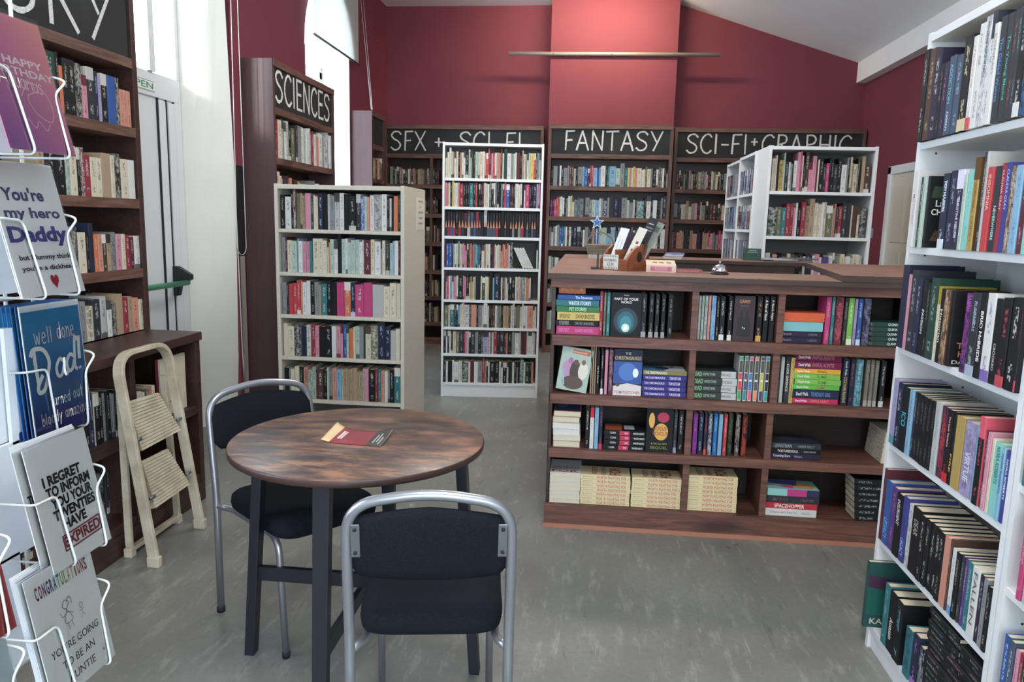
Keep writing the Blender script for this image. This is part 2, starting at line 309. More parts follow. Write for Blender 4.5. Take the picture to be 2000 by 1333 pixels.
G1 = {'S': (.7, [[(.68, .84), (.5, .98), (.2, .95), (.06, .78), (.2, .6), (.5, .46), (.64, .27), (.5, .06), (.22, .01), (.02, .14)]]),
 'C': (.72, [[(.7, .86), (.5, 1), (.25, .92), (.06, .65), (.05, .35), (.22, .08), (.48, .0), (.7, .14)]]), 'I': (.2, [[(.1, 1), (.1, 0)]]),
 'E': (.6, [[(.08, 1), (.08, 0)], [(.08, 1), (.58, 1)], [(.08, .52), (.5, .52)], [(.08, 0), (.6, 0)]]),
 'N': (.74, [[(.06, 0), (.08, 1)], [(.08, 1), (.66, 0)], [(.66, 0), (.7, 1)]]), 'F': (.6, [[(.1, 0), (.14, .98)], [(.14, .98), (.62, 1)], [(.1, .5), (.48, .52)]]),
 'A': (.76, [[(.02, 0), (.36, 1)], [(.36, 1), (.74, 0)], [(.16, .36), (.62, .36)]]), 'T': (.76, [[(.02, .97), (.76, 1)], [(.38, .98), (.36, 0)]]),
 'Y': (.72, [[(.04, 1), (.36, .48)], [(.72, 1), (.2, 0)]]), 'X': (.74, [[(.04, .98), (.72, 0)], [(.7, 1), (.04, .02)]]),
 'G': (.74, [[(.72, .86), (.5, 1), (.22, .9), (.05, .6), (.08, .25), (.3, .02), (.56, .03), (.7, .2), (.7, .42)], [(.46, .42), (.74, .42)]]),
 'R': (.68, [[(.1, 0), (.1, 1)], [(.1, 1), (.46, .98), (.6, .82), (.5, .6), (.1, .5)], [(.3, .5), (.68, 0)]]),
 'P': (.66, [[(.1, 0), (.1, 1)], [(.1, 1), (.46, .98), (.62, .8), (.5, .58), (.1, .5)]]), 'H': (.72, [[(.08, 0), (.08, 1)], [(.66, 0), (.66, 1)], [(.08, .52), (.66, .52)]]),
 'O': (.8, [[(.4, 1), (.12, .84), (.04, .5), (.14, .14), (.4, 0), (.66, .14), (.76, .5), (.68, .84), (.4, 1)]]), '+': (.5, [[(.05, .5), (.45, .5)], [(.25, .72), (.25, .28)]]), '-': (.5, [[(.05, .48), (.45, .48)]]), ' ': (.4, []),
 'w': (.6, [[(.02, .7), (.15, 0), (.3, .55), (.42, 0), (.58, .72)]]), 'e': (.44, [[(.06, .36), (.38, .42), (.34, .62), (.2, .66), (.06, .45), (.08, .12), (.24, 0), (.42, .1)]]),
 'l': (.16, [[(.08, 1), (.08, 0)]]), 'd': (.46, [[(.38, .55), (.2, .64), (.05, .4), (.1, .08), (.26, .02), (.38, .3)], [(.4, 1.05), (.39, 0)]]),
 'o': (.44, [[(.22, .66), (.06, .45), (.08, .12), (.24, 0), (.38, .2), (.36, .5), (.22, .66)]]), 'n': (.44, [[(.06, .68), (.06, 0)], [(.06, .45), (.22, .66), (.36, .5), (.38, 0)]]),
 't': (.36, [[(.18, 1), (.17, .1), (.3, 0)], [(.02, .64), (.34, .68)]]), 'u': (.44, [[(.05, .66), (.07, .15), (.2, .0), (.36, .2)], [(.38, .66), (.38, 0)]]),
 'r': (.34, [[(.06, .66), (.07, 0)], [(.07, .4), (.18, .62), (.32, .6)]]), 'b': (.46, [[(.06, 1.05), (.06, 0)], [(.06, .3), (.2, .6), (.38, .5), (.38, .15), (.22, 0), (.06, .1)]]),
 'y': (.46, [[(.04, .66), (.2, .1)], [(.42, .68), (.2, .1), (.08, -.35)]]), 'a': (.46, [[(.38, .5), (.22, .66), (.06, .42), (.1, .08), (.26, .04), (.38, .3)], [(.39, .66), (.4, 0)]]),
 'm': (.66, [[(.05, .68), (.05, 0)], [(.05, .45), (.18, .66), (.3, .5), (.31, 0)], [(.31, .45), (.45, .66), (.58, .5), (.6, 0)]]), 'z': (.42, [[(.04, .64), (.38, .64), (.04, .02), (.4, .02)]]),
 'i': (.16, [[(.08, .62), (.08, 0)], [(.08, .86), (.08, .82)]]), 'g': (.46, [[(.38, .5), (.22, .66), (.06, .42), (.1, .12), (.26, .06), (.38, .3)], [(.39, .64), (.38, -.15), (.2, -.35), (.05, -.25)]]),
 'q': (.46, [[(.38, .5), (.22, .66), (.06, .42), (.1, .08), (.26, .04), (.38, .3)], [(.39, .64), (.4, -.4)]]), 's': (.4, [[(.34, .58), (.2, .66), (.08, .5), (.3, .22), (.2, .02), (.04, .1)]]),
 '!': (.16, [[(.08, 1), (.08, .28)], [(.08, .06), (.08, 0)]]), "'": (.12, [[(.07, 1), (.05, .82)]]),
 'D': (.9, [[(.16, 1), (.12, .5), (.16, 0)], [(.02, .92), (.4, 1.02), (.72, .8), (.8, .45), (.62, .12), (.3, -.08), (.06, -.04)]])}
def strokes(mb, segs, O, ex, ey, w, color=None, mi=1, curve=True, jit=0.0):
    O, ex, ey = Vector(O), Vector(ex).normalized(), Vector(ey).normalized(); nz = ex.cross(ey)*.0003
    ka, km = mb.a, mb.m; mb.m = mi
    if color is not None: mb.a = (colr(color), mb.a[1], mb.a[2])
    for si, seg in enumerate(segs):
        P = spline(seg) if curve and len(seg) > 2 else [Vector((*p, 0)[:3]) for p in seg]
        L = []; n = len(P)
        for i, p in enumerate(P):
            d = (P[min(i+1, n-1)]-P[max(i-1, 0)]); d = d.normalized() if d.length > 1e-9 else Vector((1, 0, 0)); q = Vector((-d.y, d.x, 0))
            ww = w/2*(1+jit*random.uniform(-1, 1)); e = d*(w*.3)*(-1 if i == 0 else 1 if i == n-1 else 0)
            L.append((p+e+q*ww, p+e-q*ww))
        o = O+nz*(1+si)
        V = [o+ex*a.x+ey*a.y for pr in L for a in pr]
        mb.mesh(V, [(2*i+1, 2*i+3, 2*i+2, 2*i) for i in range(n-1)])
    mb.a, mb.m = ka, km
def write(mb, s, O, ex, ey, h, w, color=None, mi=1, gap=.16, width=None, sx=1.0, jit=0.0, cols=None):
    """handwriting from single strokes, left end of the base line at O"""
    O, ex, ey = Vector(O), Vector(ex).normalized(), Vector(ey).normalized()
    tot = sum(G1[c][0]+gap for c in s)-gap
    k = (width/(tot*h)) if width else sx; x = 0
    for i, c in enumerate(s):
        gw, segs = G1[c]
        strokes(mb, [[(p[0]*h*k, p[1]*h) for p in g] for g in segs], O+ex*x, ex, ey, w, cols[i] if cols else color, mi, jit=jit); x += (gw+gap)*h*k

# ------------------------------------------------------------------ the room
LX, RX, BY, OX = -2.4, 2.85, 8.68, -2.9
q = MB(); q.box(-3.0, 3.0, -2.1, 8.8, -.1, 0); struct(q, 'floor', M['floor'])
q = MB(); q.prism([(-3.0, 3.79), (.85, 3.79), (3.0, 3.115), (3.0, 3.3), (.9, 3.95), (-3.0, 3.95)], -8.8, 2.1)
q.v = [Vector((p.x, -p.z, p.y)) for p in q.v]; struct(q, 'ceiling', M['ceil'])
q = MB(); q.box(-3.0, 3.0, BY, 8.8, 0, 4.0); struct(q, 'wall_back', M['red'])
q = MB(); q.box(-.52, .825, 8.43, BY, 0, 3.95); struct(q, 'wall_chimney', M['red'])
q = MB(); q.box(RX, 3.0, 3.6, BY, 0, 4.0); struct(q, 'wall_right', M['red'])
q = MB(); q.box(RX, 3.0, -2.1, 3.6, 0, 4.0); struct(q, 'wall_right_front', M['whitewall'])
q = MB(); q.box(RX-.1, RX, -2.0, BY, 2.985, 3.23); struct(q, 'ceiling_beam', M['ceil'])
q = MB()                                              # front wall behind the viewpoint, with a shop window
q.box(-3.0, -.7, -2.1, -2.0, 0, 4); q.box(1.9, 3.0, -2.1, -2.0, 0, 4); q.box(-.7, 1.9, -2.1, -2.0, 0, .6); q.box(-.7, 1.9, -2.1, -2.0, 2.6, 4)
struct(q, 'wall_front', M['whitewall'])
q = MB(); q.box(-6.2, -6.0, -13, -5.0, -.1, 7.5); struct(q, 'sun_block_side', M['whitewall'])  # unseen slab added to keep direct sun out of the near left windows
q = MB(); q.box(-5.0, 1.2, -8.2, -8.0, -.1, 5.0); struct(q, 'sun_block_front', M['whitewall'])  # unseen slab added to keep direct sun out of the shop window
# left wall: two windows behind the card rack, the fire door recess and the tall arched window
WY0, WY1, SILL, SPR = 6.2, 7.34, .9, 2.83
q = MB()
for a, b in ((-2.1, -1.4), (-.2, .3), (1.5, 3.48), (4.9, WY0), (WY1, 8.8)): q.box(OX, LX, a, b, 0, 4.0)
for a, b in ((-1.4, -.2), (.3, 1.5)): q.box(OX, LX, a, b, 0, .95); q.box(OX, LX, a, b, 2.9, 4.0)
q.box(OX, LX, 3.48, 4.9, 3.3, 4.0); q.box(OX, LX, WY0, WY1, 0, SILL)
cy, rr = (WY0+WY1)/2, (WY1-WY0)/2
arc = [(cy-rr*cos(pi*i/16), SPR+1.12*rr*sin(pi*i/16)) for i in range(17)]
for X in (LX, OX):
    for (a, z), (b, y) in zip(arc, arc[1:]): q.face([(X, a, z), (X, b, y), (X, b, 4.0), (X, a, 4.0)])
struct(q, 'wall_left', M['red'])
q = MB()
for (a, z), (b, y) in zip(arc, arc[1:]): q.face([(LX, a, z), (LX, b, y), (OX, b, y), (OX, a, z)])
q.box(OX, LX+.002, WY0, WY0+.012, SILL, SPR); q.box(OX, LX+.002, WY1-.012, WY1, SILL, SPR); q.box(OX, LX+.03, WY0, WY1, SILL, SILL+.02)
struct(q, 'trim_1', M['whitewall'])
w1 = empty('window_1', None, None); w1['kind'] = 'structure'
q = MB(); ar2 = [(LX-.30, y, z) for y, z in arc]
for p0, p1 in zip(ar2, ar2[1:]): q.bar(p0, p1, .06, .06, (1, 0, 0))
for y in (WY0+.04, cy, WY1-.04): q.box(LX-.33, LX-.27, y-.03, y+.03, SILL, SPR+.02)
for z in (SILL+.05, 1.95, SPR-.05): q.box(LX-.33, LX-.27, WY0, WY1, z-.03, z+.03)
q.build('window_frame', M['upvc'], w1)
q = MB()
for (a, z), (b, y) in zip(arc, arc[1:]): q.face([(LX-.30, a, SILL), (LX-.30, b, SILL), (LX-.30, b, y), (LX-.30, a, z)])
q.build('window_pane', M['glass'], w1)
for n, (a, b) in enumerate(((-1.4, -.2), (.3, 1.5))):
    w = empty('window_%d' % (n+2), None, None); w['kind'] = 'structure'; q = MB()
    for y in (a+.03, (a+b)/2, b-.03): q.box(LX-.33, LX-.27, y-.03, y+.03, .95, 2.9)
    for z in (.98, 2.2, 2.87): q.box(LX-.33, LX-.27, a, b, z-.03, z+.03)
    q.build('window_frame', M['upvc'], w); q = MB(); q.face([(LX-.3, a, .95), (LX-.3, b, .95), (LX-.3, b, 2.9), (LX-.3, a, 2.9)]); q.build('window_pane', M['glass'], w)
# far side of the door recess: old splayed white jamb, chipped grey edge towards the red wall
q = MB()
pts = [(-2.615, 4.655), (-2.40, 4.87)]
for z0, z1, e0, e1 in ((0, .5, .09, .055), (.5, 1.6, .055, .03), (1.6, 3.3, .03, -.06)):
    q.face([(-2.615, 4.655, z0), (-2.396, 4.87+e0, z0), (-2.396, 4.87+e1, z1), (-2.615, 4.655, z1)])
q.box(-2.9, -2.615, 4.655, 4.9, 0, 3.3)
struct(q, 'trim_2', M['whitewall'])
q = MB(); q.box(-2.9, -2.39, 3.48, 3.50, 0, 3.3); q.box(-2.9, -2.396, 3.48, 4.9, 3.28, 3.3); struct(q, 'trim_3', M['whitewall'])
q = MB(); q.prism([(-2.41, 4.95), (-2.395, 4.93), (-2.395, 5.0), (-2.41, 5.0)], 0, 1.15); struct(q, 'trim_4', mat('bare_plaster', '8e8a82', .85))
q = MB(); q.box(-2.41, -2.394, 4.915, 5.018, 1.15, 1.76); struct(q, 'dark_strip', mat('strip_black', '1a1819', .6))  # dark strip on the wall between the jamb and the SCIENCES bookcase
q = MB(); q.prism([(-2.612, 4.64), (-2.40, 4.852), (-2.40, 4.9), (-2.65, 4.66)], 0, .12); struct(q, 'baseboard_left', M['whitewall'])
# fire door with transom light
dr = empty('door_1', None, None); dr['kind'] = 'structure'; DX = -2.62
q = MB()
q.box(DX-.07, DX, 4.575, 4.655, 0, 2.25); q.box(DX-.07, DX, 4.615, 4.655, 2.25, 3.28); q.box(DX-.07, DX, 3.5, 3.58, 0, 3.28)
for z, zz in ((2.11, 2.25), (3.22, 3.29)): q.box(DX-.07, DX+.002, 3.58, 4.615, z, zz)
q.box(DX-.05, DX+.02, 4.30, 4.36, 2.25, 3.22)
q.build('door_frame', M['upvc'], dr, bevel=.004)
q = MB(); q.box(DX-.05, DX-.012, 3.59, 4.565, .02, 2.11); q.build('door_leaf', M['upvc'], dr)
for y in (4.40, 4.50): boxo('door_stile', M['upvc'], dr, DX-.04, DX+.006, y, y+.07, .02, 2.10, bevel=.003)
for y in (4.395, 4.485, 4.57): boxo('door_seal', M['blk'], dr, DX-.02, DX+.001, y, y+.007, .02, 2.11, bevel=0)
q = MB(); q.face([(DX-.04, 3.58, 2.24), (DX-.04, 4.615, 2.24), (DX-.04, 4.615, 3.22), (DX-.04, 3.58, 3.22)]); q.build('transom_pane', M['glass'], dr)
pb = MB(); pb.tube([(DX+.10, 3.65, 1.0), (DX+.10, 4.47, 1.0)], .017, 12); pbo = pb.build('push_bar', M['green'], dr)
q = MB(); q.prism([(0, -.085), (.035, -.085), (.05, -.02), (.12, .02), (.12, .05), (.035, .10), (0, .10)], 4.46, 4.50)
q.v = [Vector((DX+.002+p.x, p.z, 1.0+p.y)) for p in q.v]; q.build('bar_bracket', M['blk'], pbo, bevel=.004)
so = MB(); so.a = (colr('e3e6e2'), WHT, BLK); so.box(DX+.002, DX+.006, 4.06, 4.365, 2.135, 2.195)
put_text(so, 'OPEN', (DX+.0066, 4.215, 2.166), (0, 1, 0), (0, 0, 1), .26, .036, '2f7d68', .012)
so.a = (colr('2f7d68'), WHT, BLK); so.m = 1
for z in (2.137, 2.191): so.box(DX+.006, DX+.0064, 4.065, 4.36, z, z+.003)
tag(so.build('open_sign', [M['card'], M['print']], attrs=True), 'small white and green OPEN sign stuck above the white fire door', 'sign')
# panelled door on the right wall
dr = empty('door_2', None, None); dr['kind'] = 'structure'
q = MB(); q.box(RX-.03, RX, 7.66, 7.74, 0, 2.04); q.box(RX-.03, RX, 6.82, 6.90, 0, 2.04); q.box(RX-.03, RX, 6.82, 7.74, 1.96, 2.04); q.build('door_frame', M['white'], dr, bevel=.008)
q = MB(); q.box(RX-.012, RX, 6.9, 7.66, .005, 1.96); q.build('door_leaf', mat('door_paint', 'cfc8b6', .45), dr)
for y in (6.97, 7.31):
    for z0, z1 in ((1.32, 1.84), (.75, 1.24), (.12, .66)): boxo('door_panel', M['cream'], dr, RX-.019, RX-.012, y, y+.26, z0, z1, bevel=.006)
q = MB(); q.lathe([(.0, .0), (.012, .0), (.012, .03), (.026, .045), (.026, .06), (.0, .07)], 16); q.v = [Vector((RX-.012-p.z, 6.96+p.x, 1.0+p.y)) for p in q.v]; q.build('door_knob', M['chrome'], dr)
sw = empty('light_switch', 'grey light switch plate on the red wall beside the panelled door', 'switch')
boxo('switch_plate', mat('grey_plate', '9a9da3', .4), sw, RX-.008, RX, 8.05, 8.19, 1.35, 1.45); boxo('rocker', M['blk'], sw, RX-.014, RX-.008, 8.11, 8.14, 1.38, 1.42)

# ------------------------------------------------------------------ bookcases of stained wood with chalkboards
UN = {}
def frame(loc, rotz): return Matrix.Translation(loc) @ Matrix.Rotation(rotz, 4, 'Z')
def dark_unit(key, label, loc, rotz, w, d, H, shelves, signs, side='pine_upright', dividers=(), board=True, base=.08):
    o = empty('wall_bookcase', label, 'bookcase', loc, rotz, None); X = frame(loc, rotz); UN[key] = (X, w, d)
    p = 'pine'; th = .035
    boxo('side_panel', M[side], o, 0, th, 0, d, 0, H); boxo('side_panel', M[side], o, w-th, w, 0, d, 0, H)
    boxo('back_panel', M['pine_dark'], o, th, w-th, d-.01, d, 0, H-.02)
    boxo('top_rail', M[p], o, th*.2, w-th*.2, -.006, d, H-.045, H)
    if board:
        c = MB(); c.box(th, w-th, .012, .022, shelves[0]+.045, H-.045); c.m = 1; c.X = Matrix.Identity(4)
        for s, x, hh, wid, zb in signs: write(c, s, (x, .0115, zb), (1, 0, 0), (0, 0, 1), hh, .021 if loc[1] < 8 else .0175, width=wid, jit=.18)
        c.build('chalkboard', [M['chalk'], M['chalkline']], o)
    for z in shelves: boxo('shelf', M[p], o, th, w-th, 0, d-.01, z-(.0 if z == shelves[0] and board else .045), z+(.045 if z == shelves[0] and board else 0))
    for x, z0, z1 in dividers: boxo('divider', M['pine_upright'], o, x, x+.03, 0.004, d-.01, z0, z1)
    boxo('plinth', M[p], o, th, w-th, 0, .03, 0, base)
    return o
def sx(px, o): return ony(px, 275, 8.45).x+o
SH = [2.115, 1.825, 1.50, 1.18, .86, .56, .26]
dark_unit('history', 'stained wood bookcase behind the card rack, chalk letters ending in ORY', (-2.17, 1.55, 0), pi/2, 1.93, .225, 2.47, [2.09, 1.82, 1.49, 1.16], [('HIST', .38, .235, .62, 2.19), ('ORY', 1.10, .235, .68, 2.17)], 'pine_dark')
dark_unit('sciences', 'narrow bookcase with SCIENCES chalked above its books, mahogany side', (-2.17, 5.02, 0), pi/2, 1.215, .225, 2.47, SH, [('SCIENCES', .07, .205, 1.06, 2.205)], 'panel')
dark_unit('corner', 'bookcase in the far corner with a blank chalkboard and pinkish side', (-2.185, 7.37, 0), pi/2, .45, .21, 2.47, SH, [], 'panel')
dark_unit('sfx', 'far wall bookcase under the SFX and sci-fi chalkboard', (-2.37, 8.45, 0), 0, 1.80, .225, 2.475, SH, [('SFX', sx(763, 2.37), .205, sx(831, 2.37)-sx(763, 2.37), 2.20), ('+', sx(848, 2.37), .2, None, 2.19), ('SCI', sx(897, 2.37), .205, sx(958, 2.37)-sx(897, 2.37), 2.20), ('-', sx(964, 2.37), .2, None, 2.17), ('FI', sx(986, 2.37), .2, sx(1018, 2.37)-sx(986, 2.37), 2.20)], dividers=[(sx(840, 2.37), .56, 2.115), (1.02, .0, 2.115)])
dark_unit('fantasy', 'far wall bookcase with FANTASY chalked in the middle of its header', (-.505, 8.2, 0), 0, 1.315, .225, 2.465, SH, [('FANTASY', .17, .195, 1.03, 2.205)])
dark_unit('scifi', 'far wall bookcase under the sci-fi and graphic chalkboard', (.845, 8.45, 0), 0, 1.985, .225, 2.475, SH, [('SCI', sx(1342, -.845), .2, sx(1402, -.845)-sx(1342, -.845), 2.21), ('-', sx(1409, -.845), .17, None, 2.22), ('FI', sx(1428, -.845), .2, sx(1460, -.845)-sx(1428, -.845), 2.21), ('+', sx(1467, -.845), .15, None, 2.26), ('GRAPHIC', sx(1489, -.845), .2, sx(1664, -.845)-sx(1489, -.845), 2.21)], dividers=[(.72, .56, 2.115), (1.35, .0, 2.115)])
# low cabinet in front of the history shelves
o = empty('low_cabinet', 'low dark wood open cabinet behind the cream stepladder', 'cabinet', (-1.90, 1.55, 0), pi/2); UN['low'] = (frame((-1.90, 1.55, 0), pi/2), 1.9, .262)
boxo('cabinet_top', M['pine_dark'], o, -.01, 1.905, -.012, .268, .815, .857, bevel=.004)
for x in (0, .62, 1.33, 1.862): boxo('upright', M['pine_dark'], o, x, x+.038, 0, .262, .0, .815)
boxo('shelf', M['pine_dark'], o, .038, 1.862, .004, .25, .452, .492); boxo('shelf', M['pine_dark'], o, .038, 1.862, .004, .25, .10, .14)
boxo('back_panel', M['pine_dark'], o, .0, 1.9, .252, .262, .02, .815); boxo('plinth', M['pine_dark'], o, .038, 1.862, .0, .03, 0, .10)

# ------------------------------------------------------------------ laminate bookcases
def lam_unit(key, label, loc, rotz, w, d, H, shelves, m='white', th=.02, back='greyback', pegs=False, plinth=.07, double=False, name='bookcase'):
    o = empty(name, label, 'bookcase', loc, rotz); UN[key] = (frame(loc, rotz), w, d)
    for x0 in (0, w-th):
        q = MB(); q.box(x0, x0+th, 0, d, 0, H); q.m = 1; xi = x0+th+.0004 if x0 == 0 else x0-.0004
        if pegs:
            for y in (.05, d-.07):
                for k in range(17): q.face([(xi, y-.003, .19+k*.105), (xi, y+.003, .19+k*.105), (xi, y+.003, .196+k*.105), (xi, y-.003, .196+k*.105)])
        q.build('side_panel', [M[m], M['hole']], o, bevel=0 if pegs else .0015)
    boxo('top_panel', M[m], o, th, w-th, .0, d, H-th-.008, H-.004)
    boxo('back_panel', M[back], o, th, w-th, d-.012, d-.004, plinth, H-th)
    for z in shelves: boxo('shelf', M[m], o, th, w-th, .003, d-.012, z-.022, z)
    boxo('plinth', M[m], o, th, w-th, .01, .025, 0, shelves[-1]-.022)
    return o
lam_unit('big', 'tall white bookcase of dark paperbacks with its side to the counter', (1.0, 2.525, 0), -pi/2, .735, .28, 2.02, [1.695, 1.375, 1.055, .735, .40, .085], pegs=True, back='white')
lam_unit('near', 'white bookcase cut off by the picture edge, nearest of all', (1.0, 1.786, 0), -pi/2, .80, .28, 2.02, [1.70, 1.40, 1.12, .855, .60, .30, .085], pegs=True, back='white')
lam_unit('mid', 'tall white bookcase of eight full shelves standing alone in mid room', (-1.182, 5.885, 0), RAD(6.2), .79, .26, 2.03, [1.757, 1.535, 1.305, 1.057, .80, .577, .36, .12], th=.018)
lam_unit('cream', 'cream bookcase with a paper notice on its side, behind the round table', (-1.912, 4.40, 0), 0, .80, .56, 1.62, [1.352, 1.09, .83, .568, .298, .06], m='cream', th=.022)
lam_unit('far', 'white bookcase of old hardbacks behind the counter, near the panelled door', (1.218, 5.56, 0), 0, .735, .40, 2.0, [1.685, 1.37, 1.06, .74, .42, .09])
lam_unit('dvd_far', 'white case of slim boxes beside the far wall, farther of two', (1.205, 7.17, 0), -pi/2, .60, .20, 1.99, [1.69, 1.41, 1.13, .85, .57, .29, .06], th=.018)
lam_unit('dvd_near', 'white case of slim boxes joined behind the old hardback bookcase', (1.205, 6.565, 0), -pi/2, .60, .20, 2.0, [1.69, 1.41, 1.13, .85, .57, .29, .06], th=.018)
nt = MB(); nt.a = (colr('e2dccd'), WHT, BLK); nt.box(-1.112, -1.1105, 4.72, 4.93, 1.36, 1.565); nt.m = 1
for k, (y0, y1) in enumerate(((4.76, 4.90), (4.80, 4.84), (4.76, 4.90), (4.78, 4.88), (4.77, 4.89))):
    nt.a = (colr('6d675c'), WHT, BLK); z = 1.535-k*.035
    for j in range(int((y1-y0)/.012)): nt.box(-1.1105, -1.1102, y0+j*.012, y0+j*.012+random.uniform(.004, .009), z, z+.012)
tag(nt.build('paper_notice', [M['card'], M['print']], attrs=True), 'paper notice with five short lines taped to the cream bookcase', 'notice')

# ------------------------------------------------------------------ counter
CX, CY = -.163, 3.378; CW = 1.62
ct = empty('shop_counter', 'brown wooden shop counter with open shelves of new books', 'counter', (CX, CY, 0))
UN['counter'] = (frame((CX, CY, 0), 0), CW, .3)
pc = M['pine_counter']
boxo('front_rail', pc, ct, -.012, CW, -.012, .02, 1.137, 1.1805, bevel=.002)
boxo('plinth', pc, ct, -.012, CW, -.012, .03, 0, .11)
q = MB(); q.box(-.016, CW, -.017, -.012, 0, .02); q.build('raw_edge', mat('raw_pine', 'a8705a', .7), ct)
for z0, z1 in ((.872, .92), (.60, .646), (.342, .384), (.085, .11)): boxo('shelf', pc, ct, 0 if z1 > .2 else .0, CW, -.012 if z1 > .2 else .02, .30, z0, z1, bevel=.002)
for x, z0, z1 in ((.617, .92, 1.14), (.99, .92, 1.14), (.62, .646, .872), (.985, .646, .872), (.622, .384, .60), (.978, .384, .60), (.622, .11, .342), (.975, .11, .342)):
    boxo('divider', pc, ct, x, x+.03, 0, .30, z0, z1)
boxo('side_panel', M['pine_dark'], ct, -.008, .01, .02, 2.12, .02, 1.18); boxo('side_panel', M['pine_dark'], ct, CW-.03, CW, .02, .6, 0, 1.18)
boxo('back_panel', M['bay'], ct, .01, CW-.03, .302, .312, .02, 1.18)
boxo('back_run', M['pine_dark'], ct, .03, 1.6, 2.09, 2.12, .02, 1.18); boxo('back_run', M['pine_dark'], ct, .36, 1.5, 1.74, 1.76, .02, 1.18)
mdf = M['mdf']
tp = MB(); tp.box(-.025, CW, -.045, .42, 1.181, 1.203); tp.box(-.025, .36, .42, 2.15, 1.181, 1.203); tp.box(.36, 1.6, 1.72, 2.15, 1.181, 1.203)
o = tp.build('counter_top', [mdf, M['mdfedge']], ct)
for p in o.data.polygons: p.material_index = int(abs(p.normal.z) < .5)
q = MB(); q.prism([(1.235, -.05), (1.95, -.05), (1.95, 1.12), (1.40, 1.12)], 1.2035, 1.23); o = q.build('flap', [mdf, M['mdfedge']], ct)
for p in o.data.polygons: p.material_index = int(abs(p.normal.z) < .5)
boxo('inner_shelf', M['pine_dark'], ct, .36, 1.5, .42, .80, .90, .92)

# ------------------------------------------------------------------ picture rail tube, blinds and cords
rl = empty('wall_rail', 'slim metal rail screwed across the front of the red chimney breast', 'rail', (0, 0, 0))
q = MB(); q.tube([(-.972, 8.40, 3.225), (1.262, 8.40, 3.213)], .02, 16); q.build('rail_tube', M['alu'], rl)
for x in (-.49, .13, .78):
    q = MB(); q.tube([(x, 8.432, 3.219), (x, 8.376, 3.219)], .006, 8); q.build('screw', M['plate'], rl)
bl = empty('roller_blind', 'white roller blind half drawn over the tall arched window', 'blind')
q = MB(); q.face([(-2.355, 6.30, 2.925), (-2.355, 7.50, 2.925), (-2.355, 7.50, 3.68), (-2.355, 6.30, 3.68)]); q.face([(-2.357, 6.30, 2.925), (-2.357, 6.30, 3.68), (-2.357, 7.50, 3.68), (-2.357, 7.50, 2.925)]); q.build('blind_cloth', M['blind'], bl)
q = MB(); q.tube([(-2.352, 6.29, 2.925), (-2.352, 7.51, 2.925)], .011, 10); q.build('bottom_bar', M['plate'], bl)
q = MB(); q.tube([(-2.355, 6.28, 3.70), (-2.355, 7.52, 3.70)], .03, 14); q.build('roller', M['upvc'], bl)
def cord(label, pts, r=.0024):
    q = MB(); q.tube(pts, r, 6); return tag(q.build('pull_cord', M['wire']), label, 'cord')
cord('white looped blind cord hanging beside the SCIENCES bookcase', fillet([(-2.33, 4.80, 3.66), (-2.345, 4.79, 1.19), (-2.34, 4.85, 1.155), (-2.335, 4.90, 1.19), (-2.33, 4.87, 3.66)], .05))
cord('white blind cord running down onto the pinkish corner bookcase', fillet([(-2.36, 7.56, 3.69), (-2.20, 7.40, 2.485), (-2.19, 7.40, 2.485), (-2.35, 7.62, 3.69)], .01))

# ------------------------------------------------------------------ books
BK = []
TCOL = {'k': 'c9c4b8', 'K': 'bcbab2', 'n': 'c8cbd8', 'b': 'dfe3ea', 'c': '4d4034', 'w': '4c4a48', 's': '2c2c2e', 'S': '44423f', 'm': '3d4b42', 'a': '3c2d20', 'h': '4d2c22', 'p': '6c2a38', 'y': '4a3a18', 'l': '20364a', 'V': '3c3156', 'A': '2b5a55', 'L': '2d4a16'}
def book(X, kind, x, y, z, t, h, d, col, tc=None, mode=1, titles=(), art=None, lean=0, label=None, group=None, vis=1.0, white=False, turn=0):
    BK.append(dict(X=X, kind=kind, x=x, y=y, z=z, t=t, h=h, d=d, col=col, tc=tc or TCOL.get(col, 'd8d4ca'), mode=mode, titles=titles, art=art, lean=lean, label=label, group=group, vis=vis, white=white, seed=random.random(), turn=turn))
def bmat(b):
    t, h, d = b['t'], b['h'], b['d']
    L = {'v': Matrix.Identity(4), 's': Matrix(((0, 0, -1, h), (0, 1, 0, 0), (1, 0, 0, 0), (0, 0, 0, 1))),
         'p': Matrix(((0, 0, 1, 0), (0, -1, 0, d), (1, 0, 0, 0), (0, 0, 0, 1))), 'f': Matrix(((0, 1, 0, 0), (-1, 0, 0, t), (0, 0, 1, 0), (0, 0, 0, 1))), 'q': Matrix(((0, 1, 0, 0), (0, 0, 1, 0), (1, 0, 0, 0), (0, 0, 0, 1)))}[b['kind']]
    return b['X'] @ Matrix.Translation((b['x'], b['y'], b['z'])) @ Matrix.Rotation(b['turn'], 4, 'Z') @ Matrix.Rotation(b['lean'], 4, 'Y') @ L
def face_px(b):
    m = bmat(b); t, h, d = b['t'], b['h'], b['d']
    P = {'v': [(0, 0, 0), (t, 0, 0), (t, 0, h), (0, 0, h)], 's': [(0, 0, 0), (t, 0, 0), (t, 0, h), (0, 0, h)], 'p': [(0, d, 0), (t, d, 0), (t, d, h), (0, d, h)], 'f': [(t, 0, 0), (t, d, 0), (t, d, h), (t, 0, h)], 'q': [(0, 0, 0), (t, 0, 0), (t, d, 0), (0, d, 0)]}[b['kind']]
    Q = [proj(m @ Vector(p)) for p in P]
    Q = [(min(max(x, 0), 2000), min(max(y, 0), 1333)) for x, y in Q]
    return abs(sum(Q[i][0]*Q[(i+1) % 4][1]-Q[(i+1) % 4][0]*Q[i][1] for i in range(4)))/2*b['vis']
